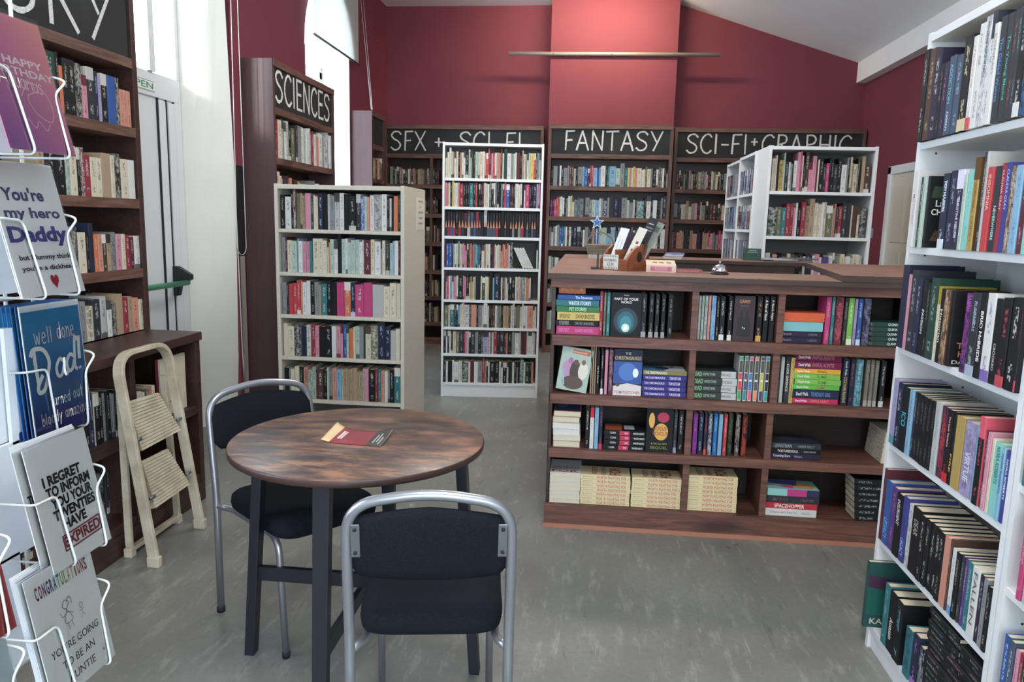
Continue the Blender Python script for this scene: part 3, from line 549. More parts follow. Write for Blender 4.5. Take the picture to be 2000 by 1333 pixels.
def add_cover(mb, b):
    t, h, d = b['t'], b['h'], b['d']; w = min(.0016 if t < .03 else .0022, t*.25); c = min(.0012, t*.2)
    mb.a = (colr(b['col']), colr(b['tc']), (b['seed'], b['mode'], min(max(h/(t*.25), 12), 60), 1)); mb.m = 0
    o = [(c, 0), (t-c, 0), (t, c*1.6), (t, d), (t-w, d), (t-w, w*1.4), (w, w*1.4), (w, d), (0, d), (0, c*1.6)]
    for i in range(10):
        a, e = o[i], o[(i+1) % 10]
        if i in (0, 9, 1): uv = {0: ((.08, 0), (.92, 0), (.92, 1), (.08, 1)), 9: ((0, 0), (.08, 0), (.08, 1), (0, 1)), 1: ((.92, 0), (1, 0), (1, 1), (.92, 1))}[i]
        else: uv = None
        mb.face([(a[0], a[1], 0), (e[0], e[1], 0), (e[0], e[1], h), (a[0], a[1], h)], uv)
    n = len(o); mb.face([(x, y, h) for x, y in o]); mb.face([(x, y, 0) for x, y in reversed(o)])
    for s in b['titles']:
        txt, v, ln, th, cc = s[:5]; bold = s[5] if len(s) > 5 else .012; off = s[6] if len(s) > 6 else .5
        put_text(mb, txt, (t*off, -.0004, h*(1-v)), (0, 0, -1), (1, 0, 0), h*ln, t*th, cc, bold)
    if b['art']: b['art'](mb, t, h, d)
def add_pages(mb, b):
    t, h, d = b['t'], b['h'], b['d']; w = min(.0016 if t < .03 else .0022, t*.25); e = .0015 if t < .03 else .003
    mb.box(w, t-w, w*1.4, d-e, e, h-e)
ORD = 'zeroth first second third fourth fifth sixth seventh eighth ninth tenth eleventh twelfth thirteenth fourteenth fifteenth sixteenth seventeenth eighteenth nineteenth twentieth'.split()
ORD += ['twenty-'+w for w in ORD[1:10]]+['thirtieth']+['thirty-'+w for w in ORD[1:10]]+['fortieth']+['forty-'+w for w in ORD[1:10]]+['fiftieth']+['fifty-'+w for w in ORD[1:10]]
def cname(c): return PAL[c][0] if c in PAL else 'dark'
def parse(s):
    out = []; i = 0
    while i < len(s):
        n = int(s[i+1]) if i+1 < len(s) and s[i+1].isdigit() else 1
        out.append((s[i], n)); i += 1+(s[i+1:i+2].isdigit())
    return out
def fill(key, x0, x1, z, spec, h, hv=.1, d=.14, y=.012, vis=1.0, where=None, rand=0, modes=(1, 1, 1, 2, 3, 1, 1, 0, 1, 4, 0), unit_t=.012, dvd=False, ph=None):
    """a row of upright books between x0 and x1; spec: colour letters with thickness digits, or (rand) a pool of letters"""
    X = UN[key][0]
    if rand:
        it = []; w = 0
        while w < x1-x0: c = random.choice(spec); n = random.choice((1, 1, 1.5, 2, 2, 2.5, 3)) if not dvd else 1; it.append((c, n)); w += n*unit_t
    else: it = parse(spec)
    it = [(c, n*random.uniform(.85, 1.2)) for c, n in it]; k = (x1-x0)/sum(n for c, n in it); x = x0; hh = h
    for i, (c, n) in enumerate(it):
        t = n*k-.0006; hh = h*(1+random.uniform(-hv, hv)*.7) if not dvd else h
        if random.random() < .08 and not dvd: hh *= 1.12
        P = X @ Vector((x, y, z)); px = proj(P)
        if (-60 < px[0] < 2060 and px[1] > 0) or key == "near":
            lab = '%s book %s from left, %s' % (cname(c), ORD[min(i+1, 59)], where) if where else None
            book(X, 'dvd' if dvd else 'v', x, y+random.uniform(0, .012), z+.0006, t, hh, d, c, tc=random.choice(ph) if ph else None, mode=random.choice(modes), label=lab, group='books on the '+where if where else None, vis=vis) if not dvd else DV.append((X, x, y, z+.0006, t, h, c, where, i+1))
        x += n*k
DV = []
# -- cream bookcase
CRW = 'shelf of the cream bookcase'
for nm, z, s, h in (('top', 1.352, 'k2w3k1M1o2a1a1p3G1c1c1n2k2S1s2S2w2k2k3K2b2m1h1w2S3w2k1w1k1O2G1', .205), ('second', 1.09, 's2M1c3m3l1w2p2p2t2c3c2c2c1O1m2w2k2m2w1m2m2m2w2w1M4c2w3s1c2K2m2l1w2M1', .20),
                    ('third', .83, 's2K1r2r2r2h1w2w2k2s2a1t3k2k3P4O3n2P4P4S5c3c3c2', .20), ('fourth', .568, 'c2c3K3n3w2R2p2k3k3w2p2p1b2m1O2c1m2s2G1c3o3n3n3S3c2', .195), ('fifth', .298, 'k2s1c2c3k2h2m2m2M1B3k2m1s2h2l2m1a2a1a2a2a1a2m1p2k3R1t2h2w2s1k2t3', .195)):
    fill('cream', .03, .77, z, s, h, vis=1 if nm != 'fifth' else .7, where=nm+' '+CRW, y=.015)
# -- mid white bookcase
MW = 'shelf of the mid white bookcase'
BUL = ('b', 'u', 'K', 'S', 'k', 'R', 's', 'u')
PBK = 'ccwwSSsskkKahBMoGmpc'
for nm, z, s, h, x1 in (('top', 1.757, 'c1c1w1c1a1w1c1k1h1w1w1k2m1m1B1k1m2c1c2w1h1r1r1M1p1r1w1h1h1B1w1G2w2s1m1w1M2k1a1c1s1w1m1y2r1k1s1m1', .20, .768), ('second', 1.535, 'p1h1w1k1y1w1w1h1R2k1k1k1t2k1r1k1k1k1M1c1c1w1k1k1w1s1k1k1s1K1P1b2k1M1k1w2c1w1k1w1P2k1k1n2V1p1', .185, .768),
                        ('third', 1.305, 'k1k1k1k1k1k1k1M1K1u1k1R1k1k1w1k1k1k1k1k1k1k1k1k1k1k1k1k1k1k1k1k1k1k1', .19, .766), ('fourth', 1.057, 'M1b2b2n1S1w1c1s1w1c1p1p1p1k1B1h1r1s1s1l1t1b1n1c2a1c1w1w1k1M2c1w1c1S1h1h1O1h1p1w1k2', .185, .565),
                        ('fifth', .80, 'G1p1r1w1l1w1p1p1w1k3p1p1k2c1a1y1c1s1k3c1G2c2y1k2l1n3k1w1B1a1w1w1k1k1k3w1c1c1p1t2c1O1h1w1', .185, .715), ('sixth', .577, 'o2c1t2G1n1l1c1c1w3k1h3k1s2S1w2c1k1M1B1w1s1o1k1a2a1B1c1w1s1o2c1w1w1w1h3c1w1', .18, .766),
                        ('seventh', .36, 'k1w1k1w1k1c2o2K2R1p1c1k1K2s2k2k1V3c1s1w1R2k1K3B1h1k2s2w2S1B1M2w1w2w1S1', .18, .764), ('bottom', .12, 'k1w1k2w1w2w1c1G3w1M2w2s2R1h1K1w1k3k2w1w1k2w1k1G1w1k1s1k1t2w1G2k1h1', .175, .755)):
    fill('mid', .022, x1, z, s, h, hv=.05, d=.12, where=nm+' '+MW, y=.006, vis=.9, **(dict(modes=(5, 5, 1, 5), ph=BUL) if nm == 'third' else {}))
for i in range(4): book(UN['mid'][0], 'v', .648+i*.0215, .01, 1.0575, .019, .18, .12, 'w', mode=1, lean=RAD(-26), label=None, vis=.8)
book(UN['mid'][0], 'v', .752, .01, 1.0575, .014, .20, .12, 'm', mode=3, tc='17171b')
# -- far white bookcase of hardbacks
fill('far', .03, .70, 1.685, 'c2c1k1y3m1K2w1s1k1w2p2P1c1k1B2p2p2M1c1k2K2P2k1k2K2k2w3s1k1c1a1c2k1k1a2B3', .22, .2, d=.15, y=.02, where='top shelf of the far white hardback bookcase')
fill('far', .03, .70, 1.37, 'G4o3t2R2R2p1w1k2R2a2a3c2c2w1c1o3a1h1K1R2K3K2c1B2c1K3', .225, .16, d=.15, y=.02, where='second shelf of the far white hardback bookcase')
fill('far', .03, .70, 1.06, 'k2K1h2k2k3c2w2k2k2c1n3w1p2w1v3w2k1s2a1c2c1w2c1c2w1c1', .18, .12, d=.14, y=.02, where='third shelf of the far white hardback bookcase', vis=.8)
# -- left wall
X = UN['history'][0]
def hrow(z, lst, rowname, py):
    for i, (a, b_, c, h, m) in enumerate(lst):
        xa, xb = ((onx(a, py, -2.155)).y-1.55, (onx(b_, py, -2.155)).y-1.55)
        book(X, 'v', xa, .014, z+.0006, max(xb-xa-.0008, .006), h, .15, c, mode=m, label='%s book %s past the cards on the %s history shelf' % (cname(c), ORD[i+1], rowname), group='books on the %s history shelf' % rowname, vis=.9 if a > 165 else .5)
hrow(1.82, [(104, 128, 'G', .235, 1), (129, 134, 'k', .24, 1), (134, 141, 'O', .19, 0), (142, 152, 'k', .225, 1), (152, 164, 'k', .225, 1), (164, 176, 'k', .22, 4), (176, 186, 'p', .18, 3), (186, 200, 'K', .22, 3), (201, 207, 'n', .21, 1), (207, 213, 'V', .20, 1), (213, 224, 'k', .21, 3), (225, 240, 'b', .21, 0), (241, 247, 'k', .21, 4), (248, 254, 'h', .165, 1), (255, 260, 'h', .165, 1), (261, 268, 'h', .165, 1)], 'top', 235)
hrow(1.49, [(90, 104, 'a', .2, 1), (105, 126, 'k', .19, 1), (127, 143, 'k', .17, 1), (144, 152, 'm', .235, 4), (153, 165, 'c', .205, 1), (166, 172, 'k', .2, 3), (172, 180, 'M', .205, 4), (180, 191, 'R', .175, 1), (192, 202, 'c', .17, 1), (203, 213, 'c', .17, 1), (214, 230, 'a', .195, 0), (231, 238, 'c', .19, 1), (239, 249, 'k', .20, 4), (250, 263, 'c', .18, 1), (264, 276, 'w', .18, 0)], 'second', 375)
hrow(1.16, [(120, 138, 's', .2, 1), (139, 151, 'k', .19, 1), (152, 166, 'K', .2, 4), (168, 182, 'c', .175, 1), (183, 188, 'k', .17, 1), (189, 197, 'n', .215, 0), (198, 205, 'O', .165, 1), (206, 213, 'h', .165, 1), (214, 221, 'B', .165, 3), (222, 230, 'a', .165, 3), (231, 239, 's', .175, 4), (240, 250, 'p', .165, 1), (251, 258, 'c', .165, 1), (259, 266, 'R', .16, 1), (267, 274, 'M', .15, 1), (275, 286, 'w', .155, 2)], 'third', 510)
hrow(.858, [(150, 162, 'M', .19, 1), (163, 168, 'k', .16, 1), (169, 182, 's', .18, 1), (183, 196, 'c', .155, 4), (197, 210, 'K', .18, 1), (211, 222, 'S', .19, 2), (223, 232, 'w', .165, 3), (233, 241, 'k', .15, 4), (242, 254, 'a', .19, 0), (255, 264, 'R', .17, 1), (265, 272, 'a', .17, 1), (273, 284, 'h', .16, 1), (285, 296, 'c', .15, 1)], 'bottom', 650)
for z in (1.82, 1.49, 1.16, .858): fill('history', .05, 1.0, z, 'kKcaBMsnohRS', .2, rand=1, vis=.15)
fill('low', .68, 1.02, .492, 'sRckrkKkS', .21, rand=1, y=.03, where='middle shelf of the low dark cabinet', vis=.8, unit_t=.02)
fill('low', 1.08, 1.32, .492, 'kskBn', .2, rand=1, y=.05, vis=.3)
fill('low', 1.38, 1.57, .492, 'cwhcBk', .155, rand=1, y=.03, where='middle shelf behind the cream stepladder', vis=.6)
for k, (dx, c, hh) in enumerate(((0, 'c', .27), (.01, 'R', .265))):
    def art(mb, t, h, d, k=k):
        if k: return
        mb.m = 1; mb.a = (colr('3a3430'), WHT, BLK)
        strokes(mb, [[(.10, .06), (.10, .17), (.085, .2)], [(.08, .15), (.13, .16)], [(.06, .06), (.15, .065)]], (t+.0004, .0, 0), (0, 1, 0), (0, 0, 1), .005, '3a3430')
        mb.m = 0
    book(UN['low'][0], 'f', 1.62+dx, .04+dx*2, .4926, .012, hh, .21, c, mode=0, art=art, label=('large cream picture book standing face out in the low cabinet', 'thin crimson board standing behind the cream picture book')[k])
fill('low', .66, 1.5, .14, 'kKsB', .2, rand=1, y=.12, vis=.15)
fill('sciences', .04, 1.17, 1.825, 'R3c3S2w2m2k2o3K2s3w3m2w2w2s1R2w2m1h2w3s2w3l1w2w2', .25, .14, y=.012, where='top shelf of the sciences bookcase', vis=.9)
fill('sciences', .04, .88, 1.50, 'c2c1h1K2M1h2k1c2h1w1m4w1w2s1w2w1', .19, .18, y=.012, vis=.5, where='second shelf of the sciences bookcase')
fill('corner', .06, .41, 1.825, 'w1c1a2B2a2h1k2B1', .2, .2, y=.012, vis=.7)
fill('corner', .06, .41, 1.50, 'k2a1a2B2k2c1', .2, .2, y=.012, vis=.5)
# -- far wall
DP = 'kkKKGoBaahcsMk'
for z in SH[1:]:
    fill('sfx', .06, .62, z, DP, .17, .2, d=.11, rand=1, y=.03, vis=.6)
    fill('sfx', .68, 1.0, z, DP, .17, .2, d=.11, rand=1, y=.03, vis=.5); fill('sfx', 1.68, 1.76, z, 'vPhkK', .17, rand=1, y=.03, vis=.6)
fill('fantasy', .04, 1.28, 1.825, 'k1s2K1w1k1s2s1M1B1S1k1s2l1b2n1R1r1l2b1l1w2k1t1l3m2s2t2y1a1c1y1h1c2w1c1o1c2s1k2w1k1k1w1k1s1', .20, .14, y=.02)
fill('fantasy', .04, 1.28, 1.50, 'v1M1P1r1a1w1w1k1s1w1y1w1s2t1s2K1s2G1m2l2w1s1n2s1K2n2n2s3m1s2S1k1t4k1w2n1w2k1n1s1K2', .20, .14, y=.02)
fill('fantasy', .04, 1.28, 1.18, 's1w1s1w1s1b1b1t1w1B1w1k1n2K2k1w1s2K1B1a1b2m2m2l2m1l1k1s1K1s2w1k1s1w1k2w2k1w2s1w2w1k1w1w1', .20, .14, y=.02)
for z in SH[4:]: fill('fantasy', .04, 1.0, z, 'wsSlbnkKm', .2, .2, rand=1, y=.02, vis=.8)
for z in SH[1:4]:
    fill('scifi', .04, .71, z, 'kkKGoBaMsSptc' if z > 1.3 else 'kKBhPpas', .18, .2, d=.12, rand=1, y=.03, vis=.8)
fill('scifi', .04, .71, .86, 'kKwsB', .19, .2, rand=1, y=.03, vis=.4)
for z in (1.69, 1.41, 1.13, .85):
    for k, n in (('dvd_far', 'farther'), ('dvd_near', 'nearer')):
        fill(k, .022, .578, z, 'kkKnbsSwlMBRk' if z > .9 else 'RMwSkw', .19, d=.14, y=.008, rand=1, unit_t=.023, dvd=True, where='%s %s white case' % ({1.69: 'top', 1.41: 'second', 1.13: 'third', .85: 'fourth'}[z], n))
# -- tall near white bookcase: spines along its front, given by where their feet stand on the shelf
def bx(px, z, X=1.032):
    lo, hi = .9, 3.2
    for _ in range(40):
        m = (lo+hi)/2
        if proj((X, m, z))[0] > px: lo = m
        else: hi = m
    return lo
def brow(z, lst, where, key='big', y0=2.525, top=None):
    X = UN[key][0]; yo = (-.016 if z > 1 else -.004) if key == 'big' else -.008
    WX = UN[key][1]-.0215
    for i, e in enumerate(lst):
        a, b_, c, h = e[:4]; tc = e[4] if len(e) > 4 else None; md = e[5] if len(e) > 5 else 1; ti = e[6] if len(e) > 6 else (); ar = e[7] if len(e) > 7 else None
        ya, yb = bx(a, z, 1+yo), bx(b_, z, 1+yo); x = max(y0-ya, .021)
        oo = yo; yb = max(yb, y0-WX)
        if y0-yb-x < .004:
            if i or key != 'big': continue
            yb = y0-.021-.02; oo = -.032
        book(X, 'v', x, oo+random.uniform(0, .005), z+.0006, y0-yb-x-.0008, h, .145 if h < .225 else .165, c, tc, md if not ti else (md if md in (2, 3, 4) else 0), ti, ar, label='%s book %s from left, %s' % (cname(c), ORD[i+1], where), group='books on the '+where)
TW = 'tall near white bookcase'
T = lambda s, c='e6e2d8', v=.5, l=.7, th=.5, b=.012: (s, v, l, th, c, b)
def coverart(lines, shapes=()):
    """lines: (text, x, z, width, height, colour) as shares of the cover; shapes: (outline in shares, colour)"""
    def art(mb, t, h, d):
        mb.m = 1
        for k, (o, c) in enumerate(shapes):
            mb.a = (colr(c), WHT, BLK); mb.face([(t+.0002+.00008*k, x*d, z*h) for x, z in o])
        for s, x, z, w, hh, c in lines: put_text(mb, s, (t+.0011, x*d, z*h), (0, 1, 0), (0, 0, 1), w*d, hh*h, c, .014)
        mb.m = 0
    return art
def ell(x, z, a, b, n=20): return [(x+a*cos(2*pi*i/n), z+b*sin(2*pi*i/n)) for i in range(n)]
brow(1.695, [(1787, 1796, 'k', .27), (1797, 1808, 'B', .265, 'b7a58c', 1), (1808, 1820, 'd', .255), (1821, 1828, 'k', .205, '8c8fa0'), (1829, 1838, 'd', .205, 'b06a90'), (1839, 1850, 'u', .215, '78b0b8', 1, (T('ADDICTION', '6fb5bd', .35, .5, .5), T('AMMAN', 'c9cfe0', .82, .25, .4))), (1851, 1863, 'u', .21, 'a9bccc'), (1864, 1879, 'k', .25, 'd8c8a0', 2), (1880, 1888, 'w', .24, 'c02a38', 2), (1889, 1899, 'w', .265, '3a3d48', 1), (1900, 1911, 'w', .275, '33507a', 4, (T('READING BACKWARDS', '4a4d58', .3, .5, .4),)), (1912, 1920, 'w', .28, '2a3038', 3), (1921, 1929, 'w', .245, 'b2405a', 1, (T('CONRAD', '8a8a8a', .3, .4, .55),)), (1930, 1941, 'K', .255, '3f86c8', 1, (T('The Gilded Wolves', '4a86c4', .5, .6, .5),)), (1942, 1954, 'K', .255, '2fae90', 1, (T('The Young Blood', '38b39a', .5, .6, .5),)), (1955, 1964, 'K', .255, 'a8624a', 1), (1965, 1973, 'K', .255, '5aa0a8', 1), (1974, 1986, 'k', .26, 'd8d8d2', 2), (1987, 2001, 'k', .26, '3f78b0', 4), (2002, 2014, 'k', .24), (2015, 2030, 'k', .25)], 'top shelf of the '+TW)
brow(1.375, [(1771, 1779, 'w', .23, 'd08aa8', 1, (T('MATCHED', 'd493b4', .5, .4, .45),)), (1784, 1789, 'G', .21, 'd0d0c4'), (1790, 1795, 'm', .21), (1796, 1800, 'k', .21, 'd8d8d2', 0, (), coverart([('Last', .30, .62, .3, .09, 'e4e0d6'), ('CHANCE', .38, .5, .6, .085, 'f0ece2')], [([(.05, .7), (.9, .66), (.95, .82), (.1, .86)], '30452e'), ([(.1, .1), (.3, .08), (.4, .2), (.2, .25)], '51402c')])), (1827, 1838, 'n', .21, 'd8e0ea', 2, (T('TOYMAKERS', 'dfe6ee', .3, .42, .5),)), (1839, 1852, 'n', .215, '9fa6c0'), (1853, 1866, 'd', .215, 'd9d5e6', 3, (T('CHRISTINE FEEHAN', 'dcd8ea', .6, .5, .34),)), (1867, 1873, 'm', .2), (1874, 1884, 'A', .21, '6a9a94', 1), (1885, 1895, 'z', .24, '5c3f1a', 3, (T('ETERNAL ONES', '7d5a20', .55, .55, .5),)), (1898, 1905, 'K', .25, 'c8b894'), (1906, 1910, 'S', .25), (1911, 1922, 'r', .21, 'e0b060', 1, (T('INSOMNIA', 'e9b9a8', .3, .42, .5),)), (1924, 1936, 'K', .21, '79c0ac', 1, (T('NEVERWHERE', 'b7ddd2', .66, .4, .4),)), (1937, 1944, 'R', .215, 'e8c8c8', 1, (T('CLAUDIA GRAY', 'e6b9bf', .3, .45, .5),)), (1945, 1954, 'i', .215, 'c8c8ee', 1, (T('CLAUDIA GRAY', 'bfc3f0', .3, .45, .5),)), (1956, 1965, 'B', .205, 'e0d0b8', 4), (1966, 1979, 'l', .205, '54708e', 1), (1981, 1990, 'M', .22, 'd8a0b0'), (1991, 2000, 'A', .2), (2001, 2016, 'k', .21)], 'second shelf of the '+TW)
brow(1.055, [(1747, 1757, 'n', .262, '6a6f90', 0), (1758, 1763, 'p', .235, 'f0e0e4', 0), (1765, 1776, 'K', .25, 'a8a8b8'), (1777, 1785, 'n', .232, 'c0c4d4'), (1786, 1794, 'k', .225, 'e4e0d8', 1, (T('PASSION', 'e8e4dc', .55, .32, .5),)), (1795, 1801, 'k', .22, '88a080'), (1802, 1815, 'G', .235, '9fb8a4'), (1816, 1822, 'c', .215, '9c8a2c', 3), (1823, 1830, 'k', .21, 'e0d8c8', 1, (T('Historian', 'e6decd', .5, .45, .6),)), (1831, 1840, 'B', .21, 'd8b088', 4), (1841, 1846, 'k', .21, 'd08a58', 0, (), coverart([('THE', .3, .28, .34, .08, 'c98a62'), ('HOUR', .42, .17, .5, .08, 'c98a62'), ('DAWN', .32, .06, .5, .05, 'd8d0c0')], [(ell(.5, .68, .16, .12), '7a3f20'), (ell(.52, .7, .08, .06), 'b06a30')])), (1870, 1881, 'd', .21, 'b04ab0', 4, (T('SARAH', 'b653b8', .12, .2, .6),)), (1882, 1897, 'K', .215, 'a8b4c4', 2, (T('HUMANITAS', '9fb0c4', .28, .36, .34),)), (1898, 1908, 'k', .215, 'e8e8ea', 1, (T('BRIO McBRIDE', 'e9e7e2', .5, .6, .55, .02),)), (1909, 1924, 'w', .22, '6a4aa0', 2), (1925, 1937, 'k', .21, 'd8d4cc', 1, (T('CROOKED', 'cfcac0', .68, .32, .34),)), (1938, 1953, 'k', .215, 'c04a58', 2), (1955, 1972, 'k', .22, 'd8d8d4', 1), (1973, 1988, 'k', .22, 'c04a58', 2), (1990, 2008, 'k', .22)], 'third shelf of the '+TW)
brow(.735, [(1730, 1742, 'V', .215, '4a9098', 2), (1743, 1751, 'n', .21, 'c8d0d8'), (1752, 1763, 'k', .205, '42b0c8', 1, (T('ICO', '48b6cc', .5, .22, .7),)), (1764, 1771, 'l', .205), (1772, 1776, 'n', .205), (1777, 1784, 'k', .205, '77706c'), (1785, 1791, 'k', .205, '77706c'), (1792, 1798, 'k', .205, '77706c'), (1799, 1805, 'k', .205, '77706c'), (1806, 1812, 'k', .205, '77706c'), (1813, 1822, 'S', .21, '5c82a8', 1), (1823, 1834, 'n', .205, 'b8303a', 4, (T('VAMPIRE', 'c03a44', .42, .36, .6),)), (1835, 1844, 'k', .205, 'cc3038', 2, (T('The Lost Vampire', 'd8cfc8', .3, .42, .4),)), (1845, 1850, 'k', .205, 'e0d8c8', 1, (T('FIRE', 'd8b060', .7, .25, .6),)), (1851, 1866, 'z', .20, 'c98a3a', 0), (1868, 1887, 'V', .20, '6a6078', 4, (T('VIRTUE', 'd8d8e4', .6, .4, .5),)), (1889, 1894, 'l', .2), (1895, 1905, 'k', .23, 'd05868', 3), (1906, 1910, 'M', .2), (1911, 1918, 'p', .2, 'f0d8dc', 1), (1919, 1924, 'c', .19), (1925, 1938, 'A', .185, '2f6460', 1, (T('NORA ROBERTS', '1f6a66', .3, .5, .5, .02),)), (1939, 1945, 'l', .18, '2a5aa6', 1, (T('NORA ROBERTS', '2f5f9a', .35, .55, .55, .02),)), (1946, 1955, 'i', .18, 'dce0f4', 1, (T('NORA ROBERTS', 'e1e4f4', .4, .55, .5, .02),)), (1956, 1962, 'd', .18)], 'fourth shelf of the '+TW)
brow(.40, [(1708, 1718, 'M', .245, '8a4a5a', 1), (1719, 1729, 'b', .215, '8fd0e8', 1, (T('LEGACY', '6fc0e0', .75, .32, .6),)), (1730, 1739, 'v', .21, 'c06a90'), (1740, 1750, 'k', .205, 'e4e4e8', 1, (T('INSURGENT', 'e4e4e8', .3, .4, .5),)), (1751, 1760, 'i', .21, '8fb0e8', 1, (T('LEGACY', 'a9c4ee', .78, .28, .6),)), (1761, 1768, 'w', .2, '2a3a50', 4), (1769, 1784, 'k', .205, 'a8a29a', 1, (T('DEAR', 'aaa59c', .3, .24, .5),)), (1785, 1793, 'k', .2), (1794, 1802, 'k', .2), (1803, 1811, 'k', .2), (1812, 1820, 'k', .2), (1821, 1829, 'k', .2), (1830, 1840, 'h', .2, 'c9a890', 0), (1841, 1844, 'B', .205), (1845, 1852, 'w', .185, '5a88c0', 2), (1853, 1860, 'k', .185), (1861, 1866, 'K', .185), (1867, 1872, 'v', .185), (1873, 1881, 't', .185), (1882, 1895, 'w', .185, '5c6a68', 1, (T('FALLEN', '55605e', .45, .75, .5),)), (1896, 1903, 'd', .18, 'c8c0d8'), (1904, 1911, 's', .18), (1912, 1919, 'k', .17), (1920, 1926, 'w', .17, '30303a', 4)], 'fifth shelf of the '+TW)
brow(.085, [(1687, 1695, 'G', .235, '2f6a70', 4, (), coverart([('KAOS', .36, .1, .5, .09, 'cfc9c0')], [([(.02, .2), (.98, .16), (.98, .5), (.02, .62)], '1f5a50'), ([(.02, .62), (.98, .5), (.98, .7), (.02, .8)], '4a2a44'), ([(.4, .7), (.5, .7), (.62, .5), (.56, .48)], '8fa08a')])), (1717, 1725, 't', .205, '9cc4b8'), (1726, 1738, 'k', .20, 'dcd8d0', 1, (T('Assassin', 'e0dcd4', .62, .36, .5),)), (1739, 1751, 'k', .20, '6aa0b8'), (1760, 1771, 't', .155, '1f2a52', 4), (1772, 1783, 'n', .16, 'b070c8', 2), (1785, 1793, 'k', .145, 'b8b4c0', 4)], 'bottom shelf of the '+TW)
for si, (a, b_, n) in enumerate(((1796, 1852, 15), (1853, 1926, 14))):
    ya, yb = bx(a, .1, 1.0), bx(b_, .1, 1.0); zz = .0856
    for k in range(n):
        th = .0185 if si == 0 else .019; hh = min(max(ya-yb-.004, .17), .2)
        book(UN['big'][0], 's', min(2.525-ya+.002, .7125-hh), .004+random.uniform(-.004, .004), zz, th, hh, .135, 'k', random.choice(['9a968e', '5a86a0', 'b8b2a4', '6f9a80', 'a87a80']), 1, label='thin black book %s from bottom in the %s stack of the near white bookcase' % (ORD[k+1], ('farther', 'nearer')[si]), group='black paperbacks stacked on the bottom shelf'); zz += th+.0003
NW = 'shelf of the white bookcase at the picture edge'
brow(.855, [(1990, 1998, 't', .2), (1999, 2012, 'g', .19), (2013, 2030, 'k', .2)], 'upper '+NW, 'near', 1.786)
brow(.60, [(1982, 1990, 'P', .2), (1991, 2000, 'm', .2), (2001, 2012, 'k', .2), (2013, 2030, 'n', .2)], 'middle '+NW, 'near', 1.786)
brow(.30, [(1940, 1950, 'b', .2), (1951, 1960, 'u', .2), (1961, 1968, 'p', .19), (1969, 1976, 'R', .19), (1977, 1984, 'k', .2), (1985, 2000, 'u', .2), (2001, 2030, 'k', .2)], 'bottom '+NW, 'near', 1.786)
for z in (1.70, 1.40, 1.12): fill('near', .03, .5, z, 'kKndMwts', .2, rand=1, y=.0)
for z in (.855, .60, .30): fill('near', .24, .77, z, 'kKndMwts', .2, rand=1, y=.0)

# -- counter shelves (front plane Y = 3.40)
CO = UN['counter'][0]; FY = 3.398
def lx(px, py): return ony(px, py, FY).x-CX
def lz(px, py): return ony(px, py, FY).z
def cvert(zs, py, lst, where):
    for i, e in enumerate(lst):
        a, b_, c, yt = e[:4]; tc = e[4] if len(e) > 4 else None; md = e[5] if len(e) > 5 else 1; ti = e[6] if len(e) > 6 else (); ar = e[7] if len(e) > 7 else None; kd = e[8] if len(e) > 8 else 'v'; lab = e[9] if len(e) > 9 else None
        x0, x1 = lx(a, py), lx(b_, py); h = lz((a+b_)/2, yt)-zs
        lab = lab or '%s book %s among uprights in the %s' % (cname(c), ORD[i+1], where)
        if kd == 'v': book(CO, 'v', x0, .02, zs+.0006, x1-x0-.0008, h, .13, c, tc, md if not ti else 0, ti, ar, label=lab, group='books in the '+where)
        else: book(CO, 'f', x0, .02, zs+.0006, .022, h, x1-x0-.001, c, tc, 0, ti, ar, label=lab)
def cstack(zs, x0, x1, py, specs, name, kind='s', d=.13, art=None, jig=.004):
    """specs bottom to top: (colour, thickness in pixels, text colour, titles)"""
    a, b_ = lx(x0, py), lx(x1, py); z = zs+.0006; n = len(specs)
    for i, e in enumerate(specs):
        c, tp = e[:2]; th = tp*3.55/FPX; tc = e[2] if len(e) > 2 else None; ti = e[3] if len(e) > 3 else ()
        lab = '%s book %s from the top of the %s' % (cname(c), ORD[n-i], name) if n > 1 else '%s book lying as the %s' % (cname(c), name)
        L = b_-a; dd = d if kind == 's' else L; hh = L if kind == 's' else .2
        if kind == 's': book(CO, 's', a+random.uniform(-jig, jig), .02+random.uniform(0, jig), z, th-.0004, L-.001, d, c, tc, 0 if ti else 1, ti, art if i == n-1 else None, label=lab, group='the '+name, white=True)
        else: book(CO, 'q', a+random.uniform(-jig, jig), .02, z, th-.0004, .2, L, c, tc, 0, (), art if i == n-1 else None, label=lab, group='the '+name, white=c == 'w')
        z += th
ZA, ZB, ZC, ZD = .92, .646, .384, .11
def ST(*a): return tuple((s, v, l, th, c, .014) for s, v, l, th, c in a)
cstack(ZA, 1087, 1171, 620, [('P', 16, 'd070b0', ST(('PARENT AGENCY', .18, .25, .5, 'd27ab4'), ('DAVID BADDIEL', .66, .42, .4, 'd27ab4'))), ('k', 11, '9a9a98', ST(('FUTURE FRIEND', .2, .22, .7, '9a9a98'), ('DAVID BADDIEL', .68, .45, .45, '8a8a88'))), ('y', 15.5, '2a2018', ST(('BIRTHDAY BOY', .18, .25, .5, '3a2a14'), ('DAVID BADDIEL', .66, .45, .5, '2f2210'))), ('g', 11, 'b8dcb0', ST(('PET STORIES', .5, .4, .6, 'bfe0b4'),)), ('t', 12, 'dce8ea', ST(('WINTER STORIES', .55, .52, .6, 'e0ecee'),)), ('b', 9, 'c8d8ea', ST(('The Snowman', .62, .4, .6, 'cfdcec'),))], 'winter stories stack on the counter')
cstack(ZA+.176, 1091, 1144, 575, [('O', 18, 'e9b890', ())], 'orange book laid on the winter stories stack')
BK[-1].update(z=.92+76*3.55/FPX, y=.05)
